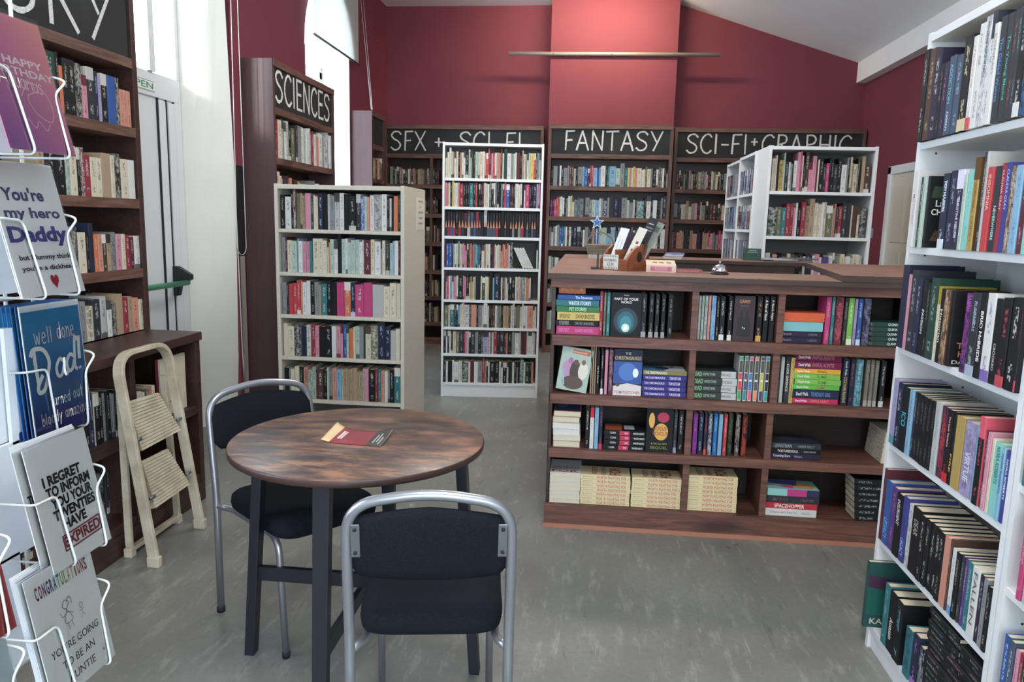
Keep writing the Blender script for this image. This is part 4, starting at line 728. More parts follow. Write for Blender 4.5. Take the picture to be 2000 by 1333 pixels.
ursa = coverart([('Disney', .5, .945, .16, .03, 'd8d8d8'), ('PART OF YOUR', .5, .86, .78, .06, 'dcdcd8'), ('WORLD', .5, .79, .36, .055, 'dcdcd8')], [(ell(.5, .36, .40, .30), '16333d'), (ell(.5, .34, .28, .24), '1f5a66'), (ell(.5, .3, .19, .18), '2f7d86'), (ell(.5, .2, .13, .10), 'b9dccb'), (ell(.5, .2, .07, .06), 'eef4e4')])
BLKS = lambda s: ST((s, .52, .38, .36, 'e0dcd4'), (s[:3], .12, .12, .3, '9a9a98'))
cvert(ZA, 610, [(1171, 1178, 'R', 570), (1179, 1184, 'o', 572), (1185, 1192, 't', 572), (1193, 1253, 'k', 573, None, 0, (), ursa, 'f', 'black face-out book with a teal glow and white title lettering'), (1253, 1263, 'k', 575, 'a0a0a0', 2), (1268, 1277, 'k', 575, 'a0a0a0', 2), (1280, 1288, 'k', 576, 'a0a0a0', 2), (1292, 1300, 'k', 576, 'a0a0a0', 2), (1305, 1315, 'k', 577, 'a0a0a0', 1)], 'top counter bay nearest its end')
game = coverart([('GAMES', .5, .88, .5, .07, 'b9855a'), ('MASTER', .5, .78, .4, .05, '6a4a44')], [([(.15, .1), (.2, .5), (.3, .55), (.32, .68), (.4, .68), (.42, .55), (.5, .5), (.58, .55), (.6, .68), (.68, .68), (.7, .55), (.8, .5), (.85, .1)], '161014'), (ell(.46, .3, .03, .02), 'd0c8c0'), (ell(.55, .28, .03, .02), 'd0c8c0')])
cvert(ZA, 620, [(1358, 1363, 'S', 578, '3a4a38', 4), (1364, 1369, 'S', 578, '3a4a38', 4), (1370, 1375, 'm', 578, '3a4a38', 4), (1376, 1382, 'S', 578, '3a4a38', 4), (1383, 1388, 'h', 578), (1389, 1398, 'l', 578, '2a5aa6', 4), (1399, 1405, 'k', 580, 'd8d0b8', 1), (1406, 1416, 'k', 580, 'e0e0dc', 2), (1422, 1431, 'k', 580, 'e0e0dc', 2), (1433, 1474, '43343a', 579, None, 0, (), game, 'f', 'dark face-out book with two black silhouettes on its cover'), (1478, 1489, 'k', 580, 'd8a060', 2), (1491, 1501, 'k', 580, 'e4d8d0', 1, ST(('A Sea of Stars', .3, .45, .5, 'e8dcd4'),)), (1503, 1513, 'k', 580, 'd06a90', 1, ST(('A Spark Alight', .3, .45, .5, 'e8dcd4'),))], 'top middle counter bay')
cstack(ZA, 1528, 1608, 640, [('d', 11, '7a6f80', ST(('Harper', .15, .25, .55, '8a7f90'), ('G. MORTON', .78, .22, .3, '8a7f90'))), ('d', 10.5, '7a6f80', ST(('Harper', .15, .25, .55, '8a7f90'), ('G. MORTON', .78, .22, .3, '8a7f90'))), ('A', 17.5, 'd0e4e0', ()), ('h', 17, 'f0c0a8', ())], 'orange-topped low stack in the top bay')
for b in BK[-2:]: b['col'] = ('7fb9bd', 'd4603f')[BK.index(b)-len(BK)+2]; b['mode'] = 0
cvert(ZA, 625, [(1612, 1622, 'P', 580, 'f0a8d0', 1), (1623, 1630, 't', 580), (1631, 1646, 'M', 581, 'c86070', 4), (1648, 1655, 'K', 582), (1656, 1667, 'L', 583, 'e8f0d0', 2), (1668, 1674, 'V', 584), (1675, 1684, 'b', 584, 'd8e4f0', 2), (1686, 1700, 'd', 584, '8a8fb0', 4)], 'top bay by the white bookcase')
cstack(ZA, 1704, 1770, 650, [('G', 8.8, 'e4e8e4', ST(('QUINN', .62, .3, .6, 'dfe4de'),))]*5, 'green stack ending the top bay')
leanart = coverart([('Adventures', .56, .92, .52, .05, 'f0c0a0')], [([(.34, .88), (.92, .86), (.94, .96), (.36, .97)], 'b0624a'), (ell(.3, .5, .2, .22), 'b58aa8'), (ell(.34, .7, .08, .07), 'a86a98'), (ell(.52, .48, .17, .24), '4a3d38'), (ell(.52, .68, .08, .06), '6a4a38'), (ell(.78, .5, .16, .2), 'd8cfc0'), (ell(.76, .7, .07, .06), '8a5a44'), (ell(.5, .2, .34, .16), '5a4640'), ([(.2, .12), (.1, .5), (.14, .5), (.26, .12)], '8fb4c8')])
cvert(ZB, 730, [(1086, 1142, 'm', 674, None, 0, (), leanart, 'f', 'green face-out book leaning sideways on the second counter shelf'), (1153, 1156, 'a', 678), (1157, 1160, 'a', 678), (1161, 1164, 'a', 678), (1165, 1171, 'k', 687, 'e8e4dc', 2, ST(('Up the Dancer', .55, .4, .5, 'e8e4dc'),)), (1173, 1179, 'k', 687, 'e8e4dc', 2), (1181, 1187, 'p', 684, 'c04a70', 1), (1189, 1197, 'M', 684, 'b08aa0', 4)], 'second counter bay nearest its end')
lb = BK[-8]; lb['lean'] = RAD(8); lb['d'] = .142; lb['h'] = .202; lb['z'] += .142*sin(RAD(8))
chr_ = coverart([('THE', .5, .92, .2, .055, 'b9b48c'), ('CHRISTMASAURUS', .5, .82, .92, .08, 'b9a97c'), ('TOM FLETCHER', .5, .07, .92, .06, 'b0686a')], [([(0, .26), (1, .26), (1, .74), (0, .74)], '2b4c8e'), (ell(.5, .52, .32, .2), '4a70b0'), ([(0, 0), (1, 0), (1, .22), (.5, .27), (0, .2)], 'd6ccc6'), (ell(.78, .5, .1, .1), 'dfe6ea'), (ell(.16, .24, .08, .05), '4c4a34')])
cvert(ZB, 730, [(1198, 1254, 'n', 684, None, 0, (), chr_, 'f', 'blue face-out Christmas book on the second counter shelf')], 'second counter bay')
topart = coverart([], [([(.02, .03), (.98, .03), (.98, .5), (.02, .5)], 'ccd0d0'), ([(.05, .5), (.95, .5), (.95, .97), (.05, .97)], '3f8296'), (ell(.5, .55, .3, .16), '2b3450'), (ell(.75, .3, .12, .05), 'b03a40')])
TF = ST(('THE CHRISTMASAURUS', .28, .46, .42, 'd4cfe4'), ('TOM FLETCHER', .74, .26, .5, 'dcd8ea'))
cstack(ZB, 1255, 1341, 740, [('i', 10.4, 'd8d4e8', TF)]*4+[('z', 8.5, 'e8e4d4', ST(('THE CHRISTMASAURUS', .3, .5, .55, 'e8e4d4'),))], 'Christmas book stack on the second shelf', art=topart)
for b in BK[-5:-1]: b['col'] = '39347a'
BK[-1]['col'] = '857a52'
DD = ST(('DEAD', .14, .2, .62, '86b878'), ('DETECTIVES', .4, .26, .34, 'a8b8a4'), ('ANNIE NAGLE', .76, .22, .4, '55585a'))
def ddart(mb, t, h, d): mb.m = 1; mb.a = (colr('b9bab6'), WHT, BLK); mb.box(.0006, t-.0006, -.0002, 0, 0.004, h*.34); mb.m = 0
cstack(ZB, 1350, 1440, 750, [('K', 13.6, None, DD)]*4, 'dead detectives stack on the second shelf')
for b in BK[-4:]: b['art'] = ddart; b['col'] = '353a38'
def band6(c1, c2):
    def art(mb, t, h, d):
        mb.m = 1
        for z0, z1, c in ((.02, .23, c2), (.24, .62, c1), (.64, .9, '4a4844'), (.91, .98, c2)): mb.a = (colr(c), WHT, BLK); mb.box(t*.12, t*.88, -.0004, 0, h*z0, h*z1)
        mb.a = (colr('e8e4da'), WHT, BLK); mb.box(t*.2, t*.8, -.0006, 0, h*.44, h*.48); mb.m = 0
    return art
cvert(ZB, 740, [(1442, 1450, 'w', 696, None, 0, (), band6('d83848', '3fa05a')), (1453, 1460, 'w', 696, None, 0, (), band6('4a4470', '2a8a90')), (1462, 1470, 'w', 697, None, 0, (), band6('3a78b0', 'e05a78')), (1473, 1481, 'w', 697, None, 0, (), band6('4a4a50', 'e08a5a')), (1484, 1492, 'w', 697, None, 0, (), band6('c0b84a', '4a3a6a')), (1494, 1502, 'w', 697, None, 0, (), band6('242428', '2aa09a'))], 'second middle counter bay')
cvert(ZB, 740, [(1513, 1522, 'G', 697, '7a9aa0', 4), (1524, 1531, 'S', 698, '8a8a8a', 0), (1533, 1542, 'K', 698, 'd8d8d0', 1, ST(('CLICK DEFENCE', .45, .6, .5, 'd4d4cc'),)), (1543, 1551, 'y', 699, '17171b', 4)], 'second bay by the white bookcase')
DW = lambda s, c, l=.36: ST(('David Wells', .2, .26, .4, 'ece6ea'), (s, .6, l, .5, c))
cstack(ZB, 1552, 1643, 740, [('R', 10.3, None, DW('AWFUL HEART', 'e87a6a', .4)), ('n', 16.4, None, DW('THE MIDNIGHT GANG', '6a86b8', .42)), ('L', 9.3, None, DW('SLIME', 'b0405a', .2)), ('L', 10.2, None, DW('SLIME', '2f6a24', .2)), ('L', 10.2, None, DW('SLIME', '2f6a24', .2)), ('y', 9.3, None, DW('FING', '5a3a18', .2)), ('M', 14.3, None, DW('AWFUL AUNTIE', 'b06a80', .48)), ('M', 14.3, None, DW('AWFUL AUNTIE', 'b06a80', .48))], 'slime stack on the second shelf')
BK[-8]['col'] = 'c0305a'; BK[-6]['col'] = '62b04a'; BK[-2]['col'] = BK[-1]['col'] = '701a40'; BK[-3]['col'] = 'e0a53c'
cvert(ZB, 740, [(1645, 1658, 'n', 702, None, 1, ST(('CODE NAME BANANAS', .66, .56, .5, 'b8a860'), ('David Wells', .2, .3, .3, 'd8dce8'))), (1660, 1669, 'n', 702, 'c05a60', 1), (1671, 1685, 't', 703, '9fc4d8', 4), (1690, 1698, 's', 704, 'a8a498', 2), (1699, 1707, 's', 704, 'a8a498', 2), (1708, 1716, 's', 705, 'a8a498', 2), (1720, 1730, 'k', 706, 'd8d4cc', 2)], 'second bay beyond the slime stack')
for b in BK[-4:-1]: b['col'] = '6f6a5e'
blueart = coverart([], [([(.05, .05), (.95, .05), (.95, .95), (.05, .95)], '3a4a6a'), (ell(.3, .6, .2, .25), '6a88b0')])
cstack(ZC, 1080, 1133, 840, [('a', 13.5), ('w', 10.5), ('w', 12.5), ('w', 12), ('a', 12.5), ('h', 10.5)], 'page-edge stack on the third counter shelf', kind='q', art=blueart)
cvert(ZC, 840, [(1143, 1151, 'k', 795, 'e0dcd4', 1), (1152, 1160, 'w', 797, 'c03040', 3), (1161, 1169, 'l', 797, '4a5a6a', 1), (1170, 1177, 'n', 797, 'd0405a', 2)], 'third counter bay nearest its end')
CO4 = ST(('COPA', .22, .14, .4, 'dcdcd8'), ('WINTER NIGHTS', .84, .26, .4, 'dcdcd8'))
def copart(mb, t, h, d): mb.m = 1; mb.a = (colr('b03048'), WHT, BLK); mb.box(.001, t-.001, -.0002, 0, h*.38, h*.62); mb.a = (colr('e08aa0'), WHT, BLK); mb.box(t*.3, t*.7, -.0003, 0, h*.42, h*.5); mb.m = 0
def coptop(mb, t, h, d): copart(mb, t, h, d); mb.m = 1; mb.a = (colr('a8583a'), WHT, BLK); mb.box(t, t+.0004, .01, d-.01, h*.55, h*.97); mb.a = (colr('b8b8b8'), WHT, BLK); mb.box(t, t+.0006, .03, d-.03, h*.25, h*.5); mb.m = 0
cstack(ZC, 1179, 1260, 860, [('k', 9.6, None, CO4)]*4, 'black and red stack on the third shelf', art=coptop)
for b in BK[-4:-1]: b['art'] = copart
moon = coverart([('HOCUS', .5, .56, .5, .09, '8a3a34'), ('POCUS', .54, .44, .56, .09, '8a3a34'), ('& THE ALL-NEW', .5, .2, .6, .045, '9a9a60'), ('SEQUEL', .5, .1, .66, .075, '7a8a3a')], [(ell(.56, .48, .26, .2), 'd9a552'), (ell(.62, .82, .22, .12), 'b02f48'), (ell(.2, .74, .11, .18), 'd9a552')])
cvert(ZC, 840, [(1262, 1315, 'k', 801, None, 0, (), moon, 'f', 'black face-out book with an orange moon behind its title'), (1316, 1323, 'K', 803, '9a9aa0', 2), (1325, 1335, 'k', 803, 'd8d4cc', 1)], 'third bay beside the orange moon book')
cvert(ZC, 850, [(1344, 1351, 'K', 808), (1353, 1362, 'v', 808, 'a870c0', 1), (1364, 1373, 'n', 808, 'b8c4d8', 1), (1375, 1381, 'd', 808, 'd0583a', 2), (1383, 1391, 'd', 809, 'd8d8e0', 4), (1393, 1401, 'b', 809, '9fd0e8', 1), (1403, 1411, 'l', 810, '6a9ab8', 1), (1413, 1420, 'r', 810, 'f0b0a8', 1), (1422, 1431, 'k', 810, '5a6a4a', 4), (1436, 1445, 'k', 811, 'b8a8a0', 4), (1449, 1459, 'k', 811, 'c04a30', 4)], 'third middle counter bay')
BK[-10]['col'] = '7a2f7c'; BK[-6]['col'] = '2a6aa6'
dkart = coverart([], [([(.1, .1), (.9, .1), (.8, .9), (.2, .8)], '2a2c3c'), (ell(.6, .6, .2, .2), '3f4258')])
cstack(ZC, 1506, 1604, 885, [('d', 11, None, ST(('Counting Stars', .22, .34, .6, 'c8c4dc'), ('Waters', .55, .16, .4, '9a90c0'))), ('k', 8.5, None, ST(('TORTUREDSOUL', .34, .42, .6, 'd8d4cc'), ('DEAD PROOF', .78, .24, .36, 'a8a49c'))), ('K', 11.5, None, ST(('LEVIATHAN', .24, .34, .6, '8f9aa0'), ('AMBER KELLY', .7, .34, .4, '7f8a90')))], 'low dark stack on the third shelf', art=dkart)
WF = ST(('SUTANTO', .14, .2, .3, '8a7f70'), ('WORTH FIGHTING FOR', .62, .6, .62, 'b05058'), ('+e', .96, .03, .3, '8a7f70'))
def wfart(mb, t, h, d):
    mb.m = 1
    for s, z, w, hh in (('WORTH', .72, .8, .12), ('FIGHTING', .54, .8, .1), ('FOR', .3, .8, .24)): put_text(mb, s, (t+.0005, d*.5, h*z), (0, 1, 0), (0, 0, 1), d*w, h*hh, '8f2f3a', .02)
    mb.m = 0
for x0, x1, n, nm in ((1134, 1231, 7, 'cream stack nearest the counter end'), (1233, 1330, 7, 'cream stack touching the first counter divider'), (1340, 1440, 8, 'cream stack in the bottom middle bay')):
    cstack(ZD, x0, x1, 960, [('c', 8.6 if n == 7 else 8.8, 'a8505a', WF)]*n, nm, art=wfart, jig=.002)
    for b in BK[-n:]: b['col'] = 'e2cfa2'
def wfart2(mb, t, h, d):
    mb.m = 1
    for s, z, hh, c in (('WORTH', .42, .10, '7f3038'), ('FIGHTING', .30, .08, '7f3038'), ('FOR', .13, .15, '9c2f3a')): put_text(mb, s, (t+.0005, d*.5, h*z), (0, 1, 0), (0, 0, 1), d*.84, h*hh, c, .02)
    mb.m = 0
cstack(ZD, 1071, 1133, 960, [('w', 8.8)]*7, 'white page-edge stack in the bottom counter bay', kind='q', art=wfart2, jig=.002)
spart = coverart([], [([(.02, .05), (.98, .05), (.98, .95), (.02, .95)], '8fb8b4'), ([(.1, .1), (.5, .05), (.9, .5), (.3, .6)], 'd89a5a'), ([(.4, .4), (.95, .3), (.95, .9), (.6, .9)], '5a5098'), ([(.1, .5), (.4, .45), (.3, .8)], 'c04a70')])
def sp3(mb, t, h, d):
    spart(mb, t, h, d); mb.m = 1
    for a, b_, c in ((.62, 1, '8cc0b8'), (.24, .62, 'b8387e'), (0, .24, '2c2c50')): mb.a = (colr(c), WHT, BLK); mb.box(.0005, t-.0005, -.0003, 0, h*a, h*b_)
    mb.m = 0
cstack(ZD, 1496, 1598, 985, [('w', 15, None, ST(('Grace and Henry', .36, .52, .42, '8a8682'), ('HOLIDAY', .8, .16, .3, '8a8682'))), ('R', 11.5, None, ST(('SPACEHOPPER', .46, .58, .66, 'ecdcd8'),)), ('K', 13.5, '8a5a60', ()), ('A', 14, None, ())], 'spacehopper stack in the bottom bay', art=sp3)
BK[-3]['col'] = 'b8303c'
a0 = lx(1660, 980)
for k in range(7):
    book(CO, 's', lx(1672-k*1.2, 980), .02, ZD+.0006+k*.0285, .028, .2, .13, 'k', 'b8b4ac', 1, label='thick black book %s from the bottom, half hidden by the white bookcase' % ORD[k+1], group='black books half hidden by the white bookcase', white=True, vis=.4, turn=RAD(0))
for k in range(6):
    book(CO, 'q', lx(1724, 880)+k*.002, .03, ZC+.0006+k*.024, .0235, .2, .13, 'c', label='pale book %s from the bottom of the sloping page-edge pile' % ORD[k+1], group='sloping pile of pale page edges', vis=.5)

# -- the largest books in view become objects, the others one mass of shelved books
NB = 322
for b in BK: b['area'] = face_px(b)
named = [b for b in BK if b['label'] and b['area'] > 0]
named.sort(key=lambda b: -b['area']); pick = set(id(b) for b in named[:NB])
st = MB()
for b in BK:
    q = st if id(b) not in pick else MB()
    if q is st:
        if b['area'] <= 0 and b['vis'] >= 1 and b['X'] is not UN['near'][0]: continue
        q.X = bmat(b); add_cover(q, b); q.m = 2; add_pages(q, b); q.m = 0; continue
    m = bmat(b); add_cover(q, b); o = q.build('book', [M['cover'], M['print']], attrs=True); o.matrix_world = m
    tag(o, b['label'], 'book', b['group'])
    q = MB(); add_pages(q, b); q.build('pages', M['pagew'] if b['white'] else M['page'], o)
tag(st.build('shelved_books', [M['cover'], M['print'], M['page']], attrs=True), 'rows of assorted second-hand books on the farther shelves', 'books', None, 'stuff')
proto = {}
for X, x, y, z, t, h, c, where, n in DV:
    q = MB(); q.a = (colr(c), colr(TCOL.get(c, 'd8d4ca')), (random.random(), random.choice((1, 2, 3, 4, 4)), 16, 1))
    q.box(0, t-.0008, .0006, .135, 0, h); q.face([(0, 0, 0), (t-.0008, 0, 0), (t-.0008, 0, h), (0, 0, h)], ((0, 0), (1, 0), (1, 1), (0, 1)))
    o = q.build('dvd_case', M['cover'], attrs=True); o.matrix_world = X @ Matrix.Translation((x, y, z))
    a, b = where.split(' ', 1)
    tag(o, '%s slim case %s from left, %s shelf of the %s' % (cname(c), ORD[min(n, 59)], a, b), 'DVD case', 'slim cases on the '+where)

# ------------------------------------------------------------------ round table with leaflet, two chairs, stepladder
TX, TY = -.69, 2.172
tb = empty('round_table', 'round rustic wood-effect table on four black legs', 'table', (TX, TY, 0))
q = MB(); q.lathe([(0, .729), (.381, .729), (.3845, .7315), (.3855, .738), (.3855, .746), (.384, .7495), (.381, .751), (0, .751)], 96); q.m = 0
o = q.build('table_top', [M['rustic'], M['rim']], tb)
for p in o.data.polygons:
    if abs(p.normal.z) < .6 or p.center.z < .735: p.material_index = 1
LG = []
for k in range(4):
    a = pi*k/2+.0; c, s = cos(a), sin(a); LG.append((Vector((c*.372, s*.372, 0)), Vector((c*.318, s*.318, .729))))
    q = MB(); A, B = LG[k]; t = Vector((-s, c, 0)); n = Vector((c, s, 0))
    V = [p+t*i*w+n*j*.016 for p, w in ((A, .019), (B, .024)) for i, j in ((-1, -1), (1, -1), (1, 1), (-1, 1))]
    q.mesh(V, [(3, 2, 1, 0), (4, 5, 6, 7), (0, 1, 5, 4), (1, 2, 6, 5), (2, 3, 7, 6), (3, 0, 4, 7)]); q.build('leg', M['blackwood'], tb, bevel=.002)
for k in range(2):
    A, B = LG[k], LG[k+2]; f = (.285-.047*k)/.729; q = MB(); q.bar(A[0].lerp(A[1], f), B[0].lerp(B[1], f), .018, .046); q.build('stretcher', M['blackwood'], tb)
q = MB(); q.lathe([(0, .722), (.30, .722), (.30, .729), (0, .729)], 48); q.build('leg_ring', M['blackwood'], tb)
lf = MB(); NX, NY = 22, 10
P00, P10, P01 = Vector((-.790, 2.112, .753)), Vector((-.600, 2.093, .753)), Vector((-.790, 2.262, .753))
def lp(u, v): return P00+(P10-P00)*u+(P01-P00)*v+Vector((.0, 0, .022*max(0, .3-u)**2*11*(.35+v*.65)+.03*max(0, u+v*.5-1.05)**2*3))
lf.smooth = True; lf.v = [lp(i/NX, j/NY) for i in range(NX+1) for j in range(NY+1)]
for i in range(NX):
    for j in range(NY):
        u1 = (i+1)/NX; c = 'd8b88a' if u1 < .15 else '8a2c38' if u1 < .76 else '3a3735'; k = i*(NY+1)+j
        lf.a = (colr(c), WHT, BLK); lf.f.append((k, k+NY+1, k+NY+2, k+1)); lf._meta(4, None)
lf.smooth = False; lf.m = 1
for (u, v0, v1, w, c) in ((.19, .28, .8, .035, 'd8c8c4'), (.235, .3, .78, .03, 'd8c8c4'), (.80, .2, .75, .02, 'b8b4ac'), (.85, .3, .8, .02, 'b8b4ac'), (.90, .15, .6, .02, 'b8b4ac')):
    n = 9
    for k in range(n):
        a, b_ = v0+(v1-v0)*k/n, v0+(v1-v0)*(k+.75)/n; lf.a = (colr(c), WHT, BLK); z = Vector((0, 0, .0006)); lf.face([lp(u, a)+z, lp(u+w, a)+z, lp(u+w, b_)+z, lp(u, b_)+z])
o = lf.build('leaflet', [M['card'], M['print']], attrs=True); md = o.modifiers.new('thick', 'SOLIDIFY'); md.thickness = .0008; md.offset = -1
tag(o, 'curled red and black leaflet lying on the round table', 'leaflet')

def chair(label, loc, rotz, hw=.19):
    o = empty('chair', label, 'chair', loc, rotz, 'black padded chairs at the round table'); r = .0128
    pts = [(-hw, 0, .012), (-hw, 0, .44), (-hw, -.028, .63), (-hw+.003, -.05, .785), (0, -.062, .818), (hw-.003, -.05, .785), (hw, -.028, .63), (hw, 0, .44), (hw, 0, .012)]
    path = [Vector(p) for p in fillet(pts[:3]+pts[3:6]+pts[6:], .075, 7)]
    q = MB(); q.tube(path, r, 12); bf = q.build('back_frame', M['silver'], o)
    for s in (-1, 1):
        q = MB(); q.lathe([(0, 0), (r+.002, 0), (r+.002, .02), (0, .02)], 14, (s*hw, 0, 0)); q.build('rubber_foot', M['rubber'], bf)
        q = MB(); q.tube(fillet([(s*(hw), .0, .40), (s*(hw-.03), .05, .398), (s*(hw-.032), .385, .398), (s*(hw-.028), .425, .012)], .06, 7), .011, 12); lg = q.build('leg', M['silver'], o)
        q = MB(); q.lathe([(0, 0), (r, 0), (r, .02), (0, .02)], 14, (s*(hw-.028), .425, 0)); q.build('rubber_foot', M['rubber'], lg)
        q = MB(); q.box(s*(hw-.022)-.011, s*(hw-.022)+.011, -.0385, -.0345, .655, .74)
        q.v = [Vector((p.x, p.y-.16*(p.z-.63), p.z)) for p in q.v]; br = q.build('bracket', M['plate'], o, bevel=.002)
        for z in (.668, .727):
            q = MB(); q.tube([(s*(hw-.022), -.0415-.16*(z-.63), z), (s*(hw-.022), -.036-.16*(z-.63), z)], .0045, 10); q.build('screw', M['rubber'], br)
    q = MB(); q.tube([(-hw+.032, .10, .398), (hw-.032, .10, .398)], .009, 8); q.build('cross_bar', M['silver'], o)
    # padded backrest: gently bowed, arched top and bottom
    q = MB(); nx, nz = 16, 8; V = []
    for side in (0, 1):
        for j in range(nz+1):
            for i in range(nx+1):
                u = i/nx*2-1; v = j/nz; x = u*(hw-.006); top = .752+.030*(1-abs(u)**1.5); bot = .603-.008*(1-u*u); z = bot+(top-bot)*v
                cor = max(0, abs(u)-.86)/.14; z += (.025*cor*cor)*(1 if v < .5 else -1)*abs(v*2-1)
                edge = min(1, 3.2*min(v, 1-v, (1-abs(u))*1.6+.02)); y = -.022-.16*(z-.63)-.016*(1-u*u); tk = .006+.013*math.sqrt(max(edge, 0))
                V.append((x, y+(tk if side == 0 else -tk*.55), z))
    N = (nx+1)*(nz+1); F = []
    for j in range(nz):
        for i in range(nx): a = j*(nx+1)+i; F += [(a+1, a, a+nx+1, a+nx+2), (N+a, N+a+1, N+a+nx+2, N+a+nx+1)]
    rim = [i for i in range(nx+1)]+[j*(nx+1)+nx for j in range(1, nz+1)]+[nz*(nx+1)+i for i in range(nx-1, -1, -1)]+[j*(nx+1) for j in range(nz-1, 0, -1)]
    F += [(rim[k], rim[(k+1) % len(rim)], N+rim[(k+1) % len(rim)], N+rim[k]) for k in range(len(rim))]
    q.smooth = True; q.mesh(V, F); q.build('backrest', M['fabric'], o)
    # seat: rounded pad with a drooping front edge
    q = MB(); n = 44; V = []; prof = [(.90, .408), (.985, .418), (1.0, .436), (.985, .456), (.93, .468), (.70, .472), (.35, .470), (.001, .469)]
    for k, z in prof:
        for i in range(n):
            a = 2*pi*i/n; cx, sy = cos(a), sin(a); e = .34; ux = abs(cx)**e*(1 if cx > 0 else -1); uy = abs(sy)**e*(1 if sy > 0 else -1)
            w = hw-.008+.010*max(uy, 0); x = ux*w*k; y = .245+uy*.215*k; V.append((x, y, z-.022*max(0, uy*k-.55)**2*2))
    F = [(i*n+k, i*n+(k+1) % n, (i+1)*n+(k+1) % n, (i+1)*n+k) for i in range(len(prof)-1) for k in range(n)]+[tuple(range(n-1, -1, -1))]
    q.smooth = True; q.mesh(V, F); q.build('seat', M['fabric'], o)
    return o
chair('black padded chair with its back to the viewer, in front of the table', (-.350, 1.635, 0), RAD(9.5))
chair('black padded chair half under the far side of the round table', (-1.162, 2.562, 0), RAD(-129), .198)

def rsweep(mb, path, nrm, w, th):                      # flat bar swept along a path; w along nrm
    P = [Vector(p) for p in path]; nr = Vector(nrm).normalized(); V = []; m = len(P)
    for i, p in enumerate(P):
        d = (P[min(i+1, m-1)]-P[max(i-1, 0)]).normalized(); t = d.cross(nr).normalized(); nn = t.cross(d).normalized()
        V += [p+nn*i_*w/2+t*j_*th/2 for i_, j_ in ((-1, -1), (1, -1), (1, 1), (-1, 1))]
    F = [(i*4+k, i*4+(k+1) % 4, i*4+4+(k+1) % 4, i*4+4+k) for i in range(m-1) for k in range(4)]+[(3, 2, 1, 0), tuple((m-1)*4+k for k in range(4))]
    mb.mesh(V, F)
ld = empty('stepladder', 'folded cream two-step stepladder leaning by the low dark cabinet', 'ladder', (-1.73, 2.9, 0))
def W2(p): return Vector(p)-Vector((-1.73, 2.9, 0))
q = MB(); rsweep(q, fillet([W2(p) for p in ((-1.72, 2.70, .02), (-1.845, 2.712, .865), (-1.845, 3.066, .865), (-1.737, 3.092, .02))], .10, 8), (1, 0, .14), .042, .02); q.build('front_frame', M['ladder'], ld, bevel=.003)
q = MB(); rsweep(q, fillet([W2(p) for p in ((-1.855, 2.745, .72), (-1.870, 2.768, .03), (-1.870, 3.135, .03), (-1.855, 3.05, .72))], .03, 5), (1, 0, .02), .028, .018); q.build('rear_frame', M['ladder'], ld, bevel=.002)
for p in ((-1.72, 2.70, 0), (-1.737, 3.092, 0)):
    q = MB(); q.X = Matrix.Translation(W2(p)); q.prism([(-.026, -.015), (.026, -.015), (.026, .015), (-.026, .015)], 0, .045); q.build('foot', M['ladder'], ld, bevel=.004)
for p in ((-1.872, 2.772, 0), (-1.872, 3.132, 0)):
    q = MB(); q.X = Matrix.Translation(W2(p)); q.box(-.018, .018, -.018, .018, 0, .04); q.build('foot', M['ladder'], ld, bevel=.004)
for BL, BR, TL, TR in (((-1.790, 2.752, .468), (-1.790, 3.042, .474), (-1.852, 2.770, .665), (-1.852, 2.985, .655)), ((-1.752, 2.765, .222), (-1.752, 3.030, .230), (-1.815, 2.783, .412), (-1.815, 2.975, .408))):
    BL, BR, TL, TR = map(W2, (BL, BR, TL, TR)); nr = (BR-BL).cross(TL-BL).normalized(); q = MB(); n = 15
    for k in range(n):
        a, b_ = k/n, (k+.72)/n; A, B, C, E = BL.lerp(TL, a), BR.lerp(TR, a), BR.lerp(TR, b_), BL.lerp(TL, b_); o3 = nr*.012
        q.mesh([A, B, C, E, A+o3, B+o3, C+o3, E+o3], [(3, 2, 1, 0), (4, 5, 6, 7), (0, 1, 5, 4), (1, 2, 6, 5), (2, 3, 7, 6), (3, 0, 4, 7)])
    o3 = nr*.008; q.mesh([BL, BR, TR, TL, BL+o3, BR+o3, TR+o3, TL+o3], [(3, 2, 1, 0), (4, 5, 6, 7), (0, 1, 5, 4), (1, 2, 6, 5), (2, 3, 7, 6), (3, 0, 4, 7)])
    o3 = -nr*.028
    for a, b_ in ((BL, BR), (BL, TL), (BR, TR)): q.mesh([a, b_, b_+o3, a+o3], [(0, 1, 2, 3)])
    q.build('step', M['ladder'], ld)
    for a, s in ((BL, -1), (BR, 1)):
        q = MB(); q.tube([a+Vector((0, s*-.01, .05)), a+Vector((0, s*.022, .05))], .007, 8); q.build('pivot_pin', M['plate'], ld)

# ------------------------------------------------------------------ greeting cards in a white wire rack
rk = empty('card_rack', 'white wire spinner rack holding greeting cards', 'rack', (-.95, .90, 0))
RO = Vector((-.95, .90, 0)); wr = M['wire']
q = MB(); q.tube([(0, 0, .02), (0, 0, 1.85)], .014, 12); q.build('pole', wr, rk)
for k in range(4): q = MB(); q.bar((0, 0, .02), (.36*cos(k*pi/2+.6), .36*sin(k*pi/2+.6), .02), .03, .02); q.build('foot', wr, rk)
q = MB()
for y in (.69, .745, .80, .855, .91, .965, 1.02, 1.075): q.tube([Vector((-.862, y, .45))-RO, Vector((-.862, y, 1.80))-RO], .0028, 6)
for z in (.46, .62, .72, .80, .90, .98, 1.07, 1.17, 1.29, 1.40, 1.49, 1.58, 1.68, 1.79): q.tube([Vector((-.859, .69, z))-RO, Vector((-.859, 1.10, z))-RO], .0025, 6); q.tube([Vector((-.859, .90, z))-RO, Vector((-.95, .90, z))-RO], .0025, 6)
q.build('wire_grid', wr, rk)
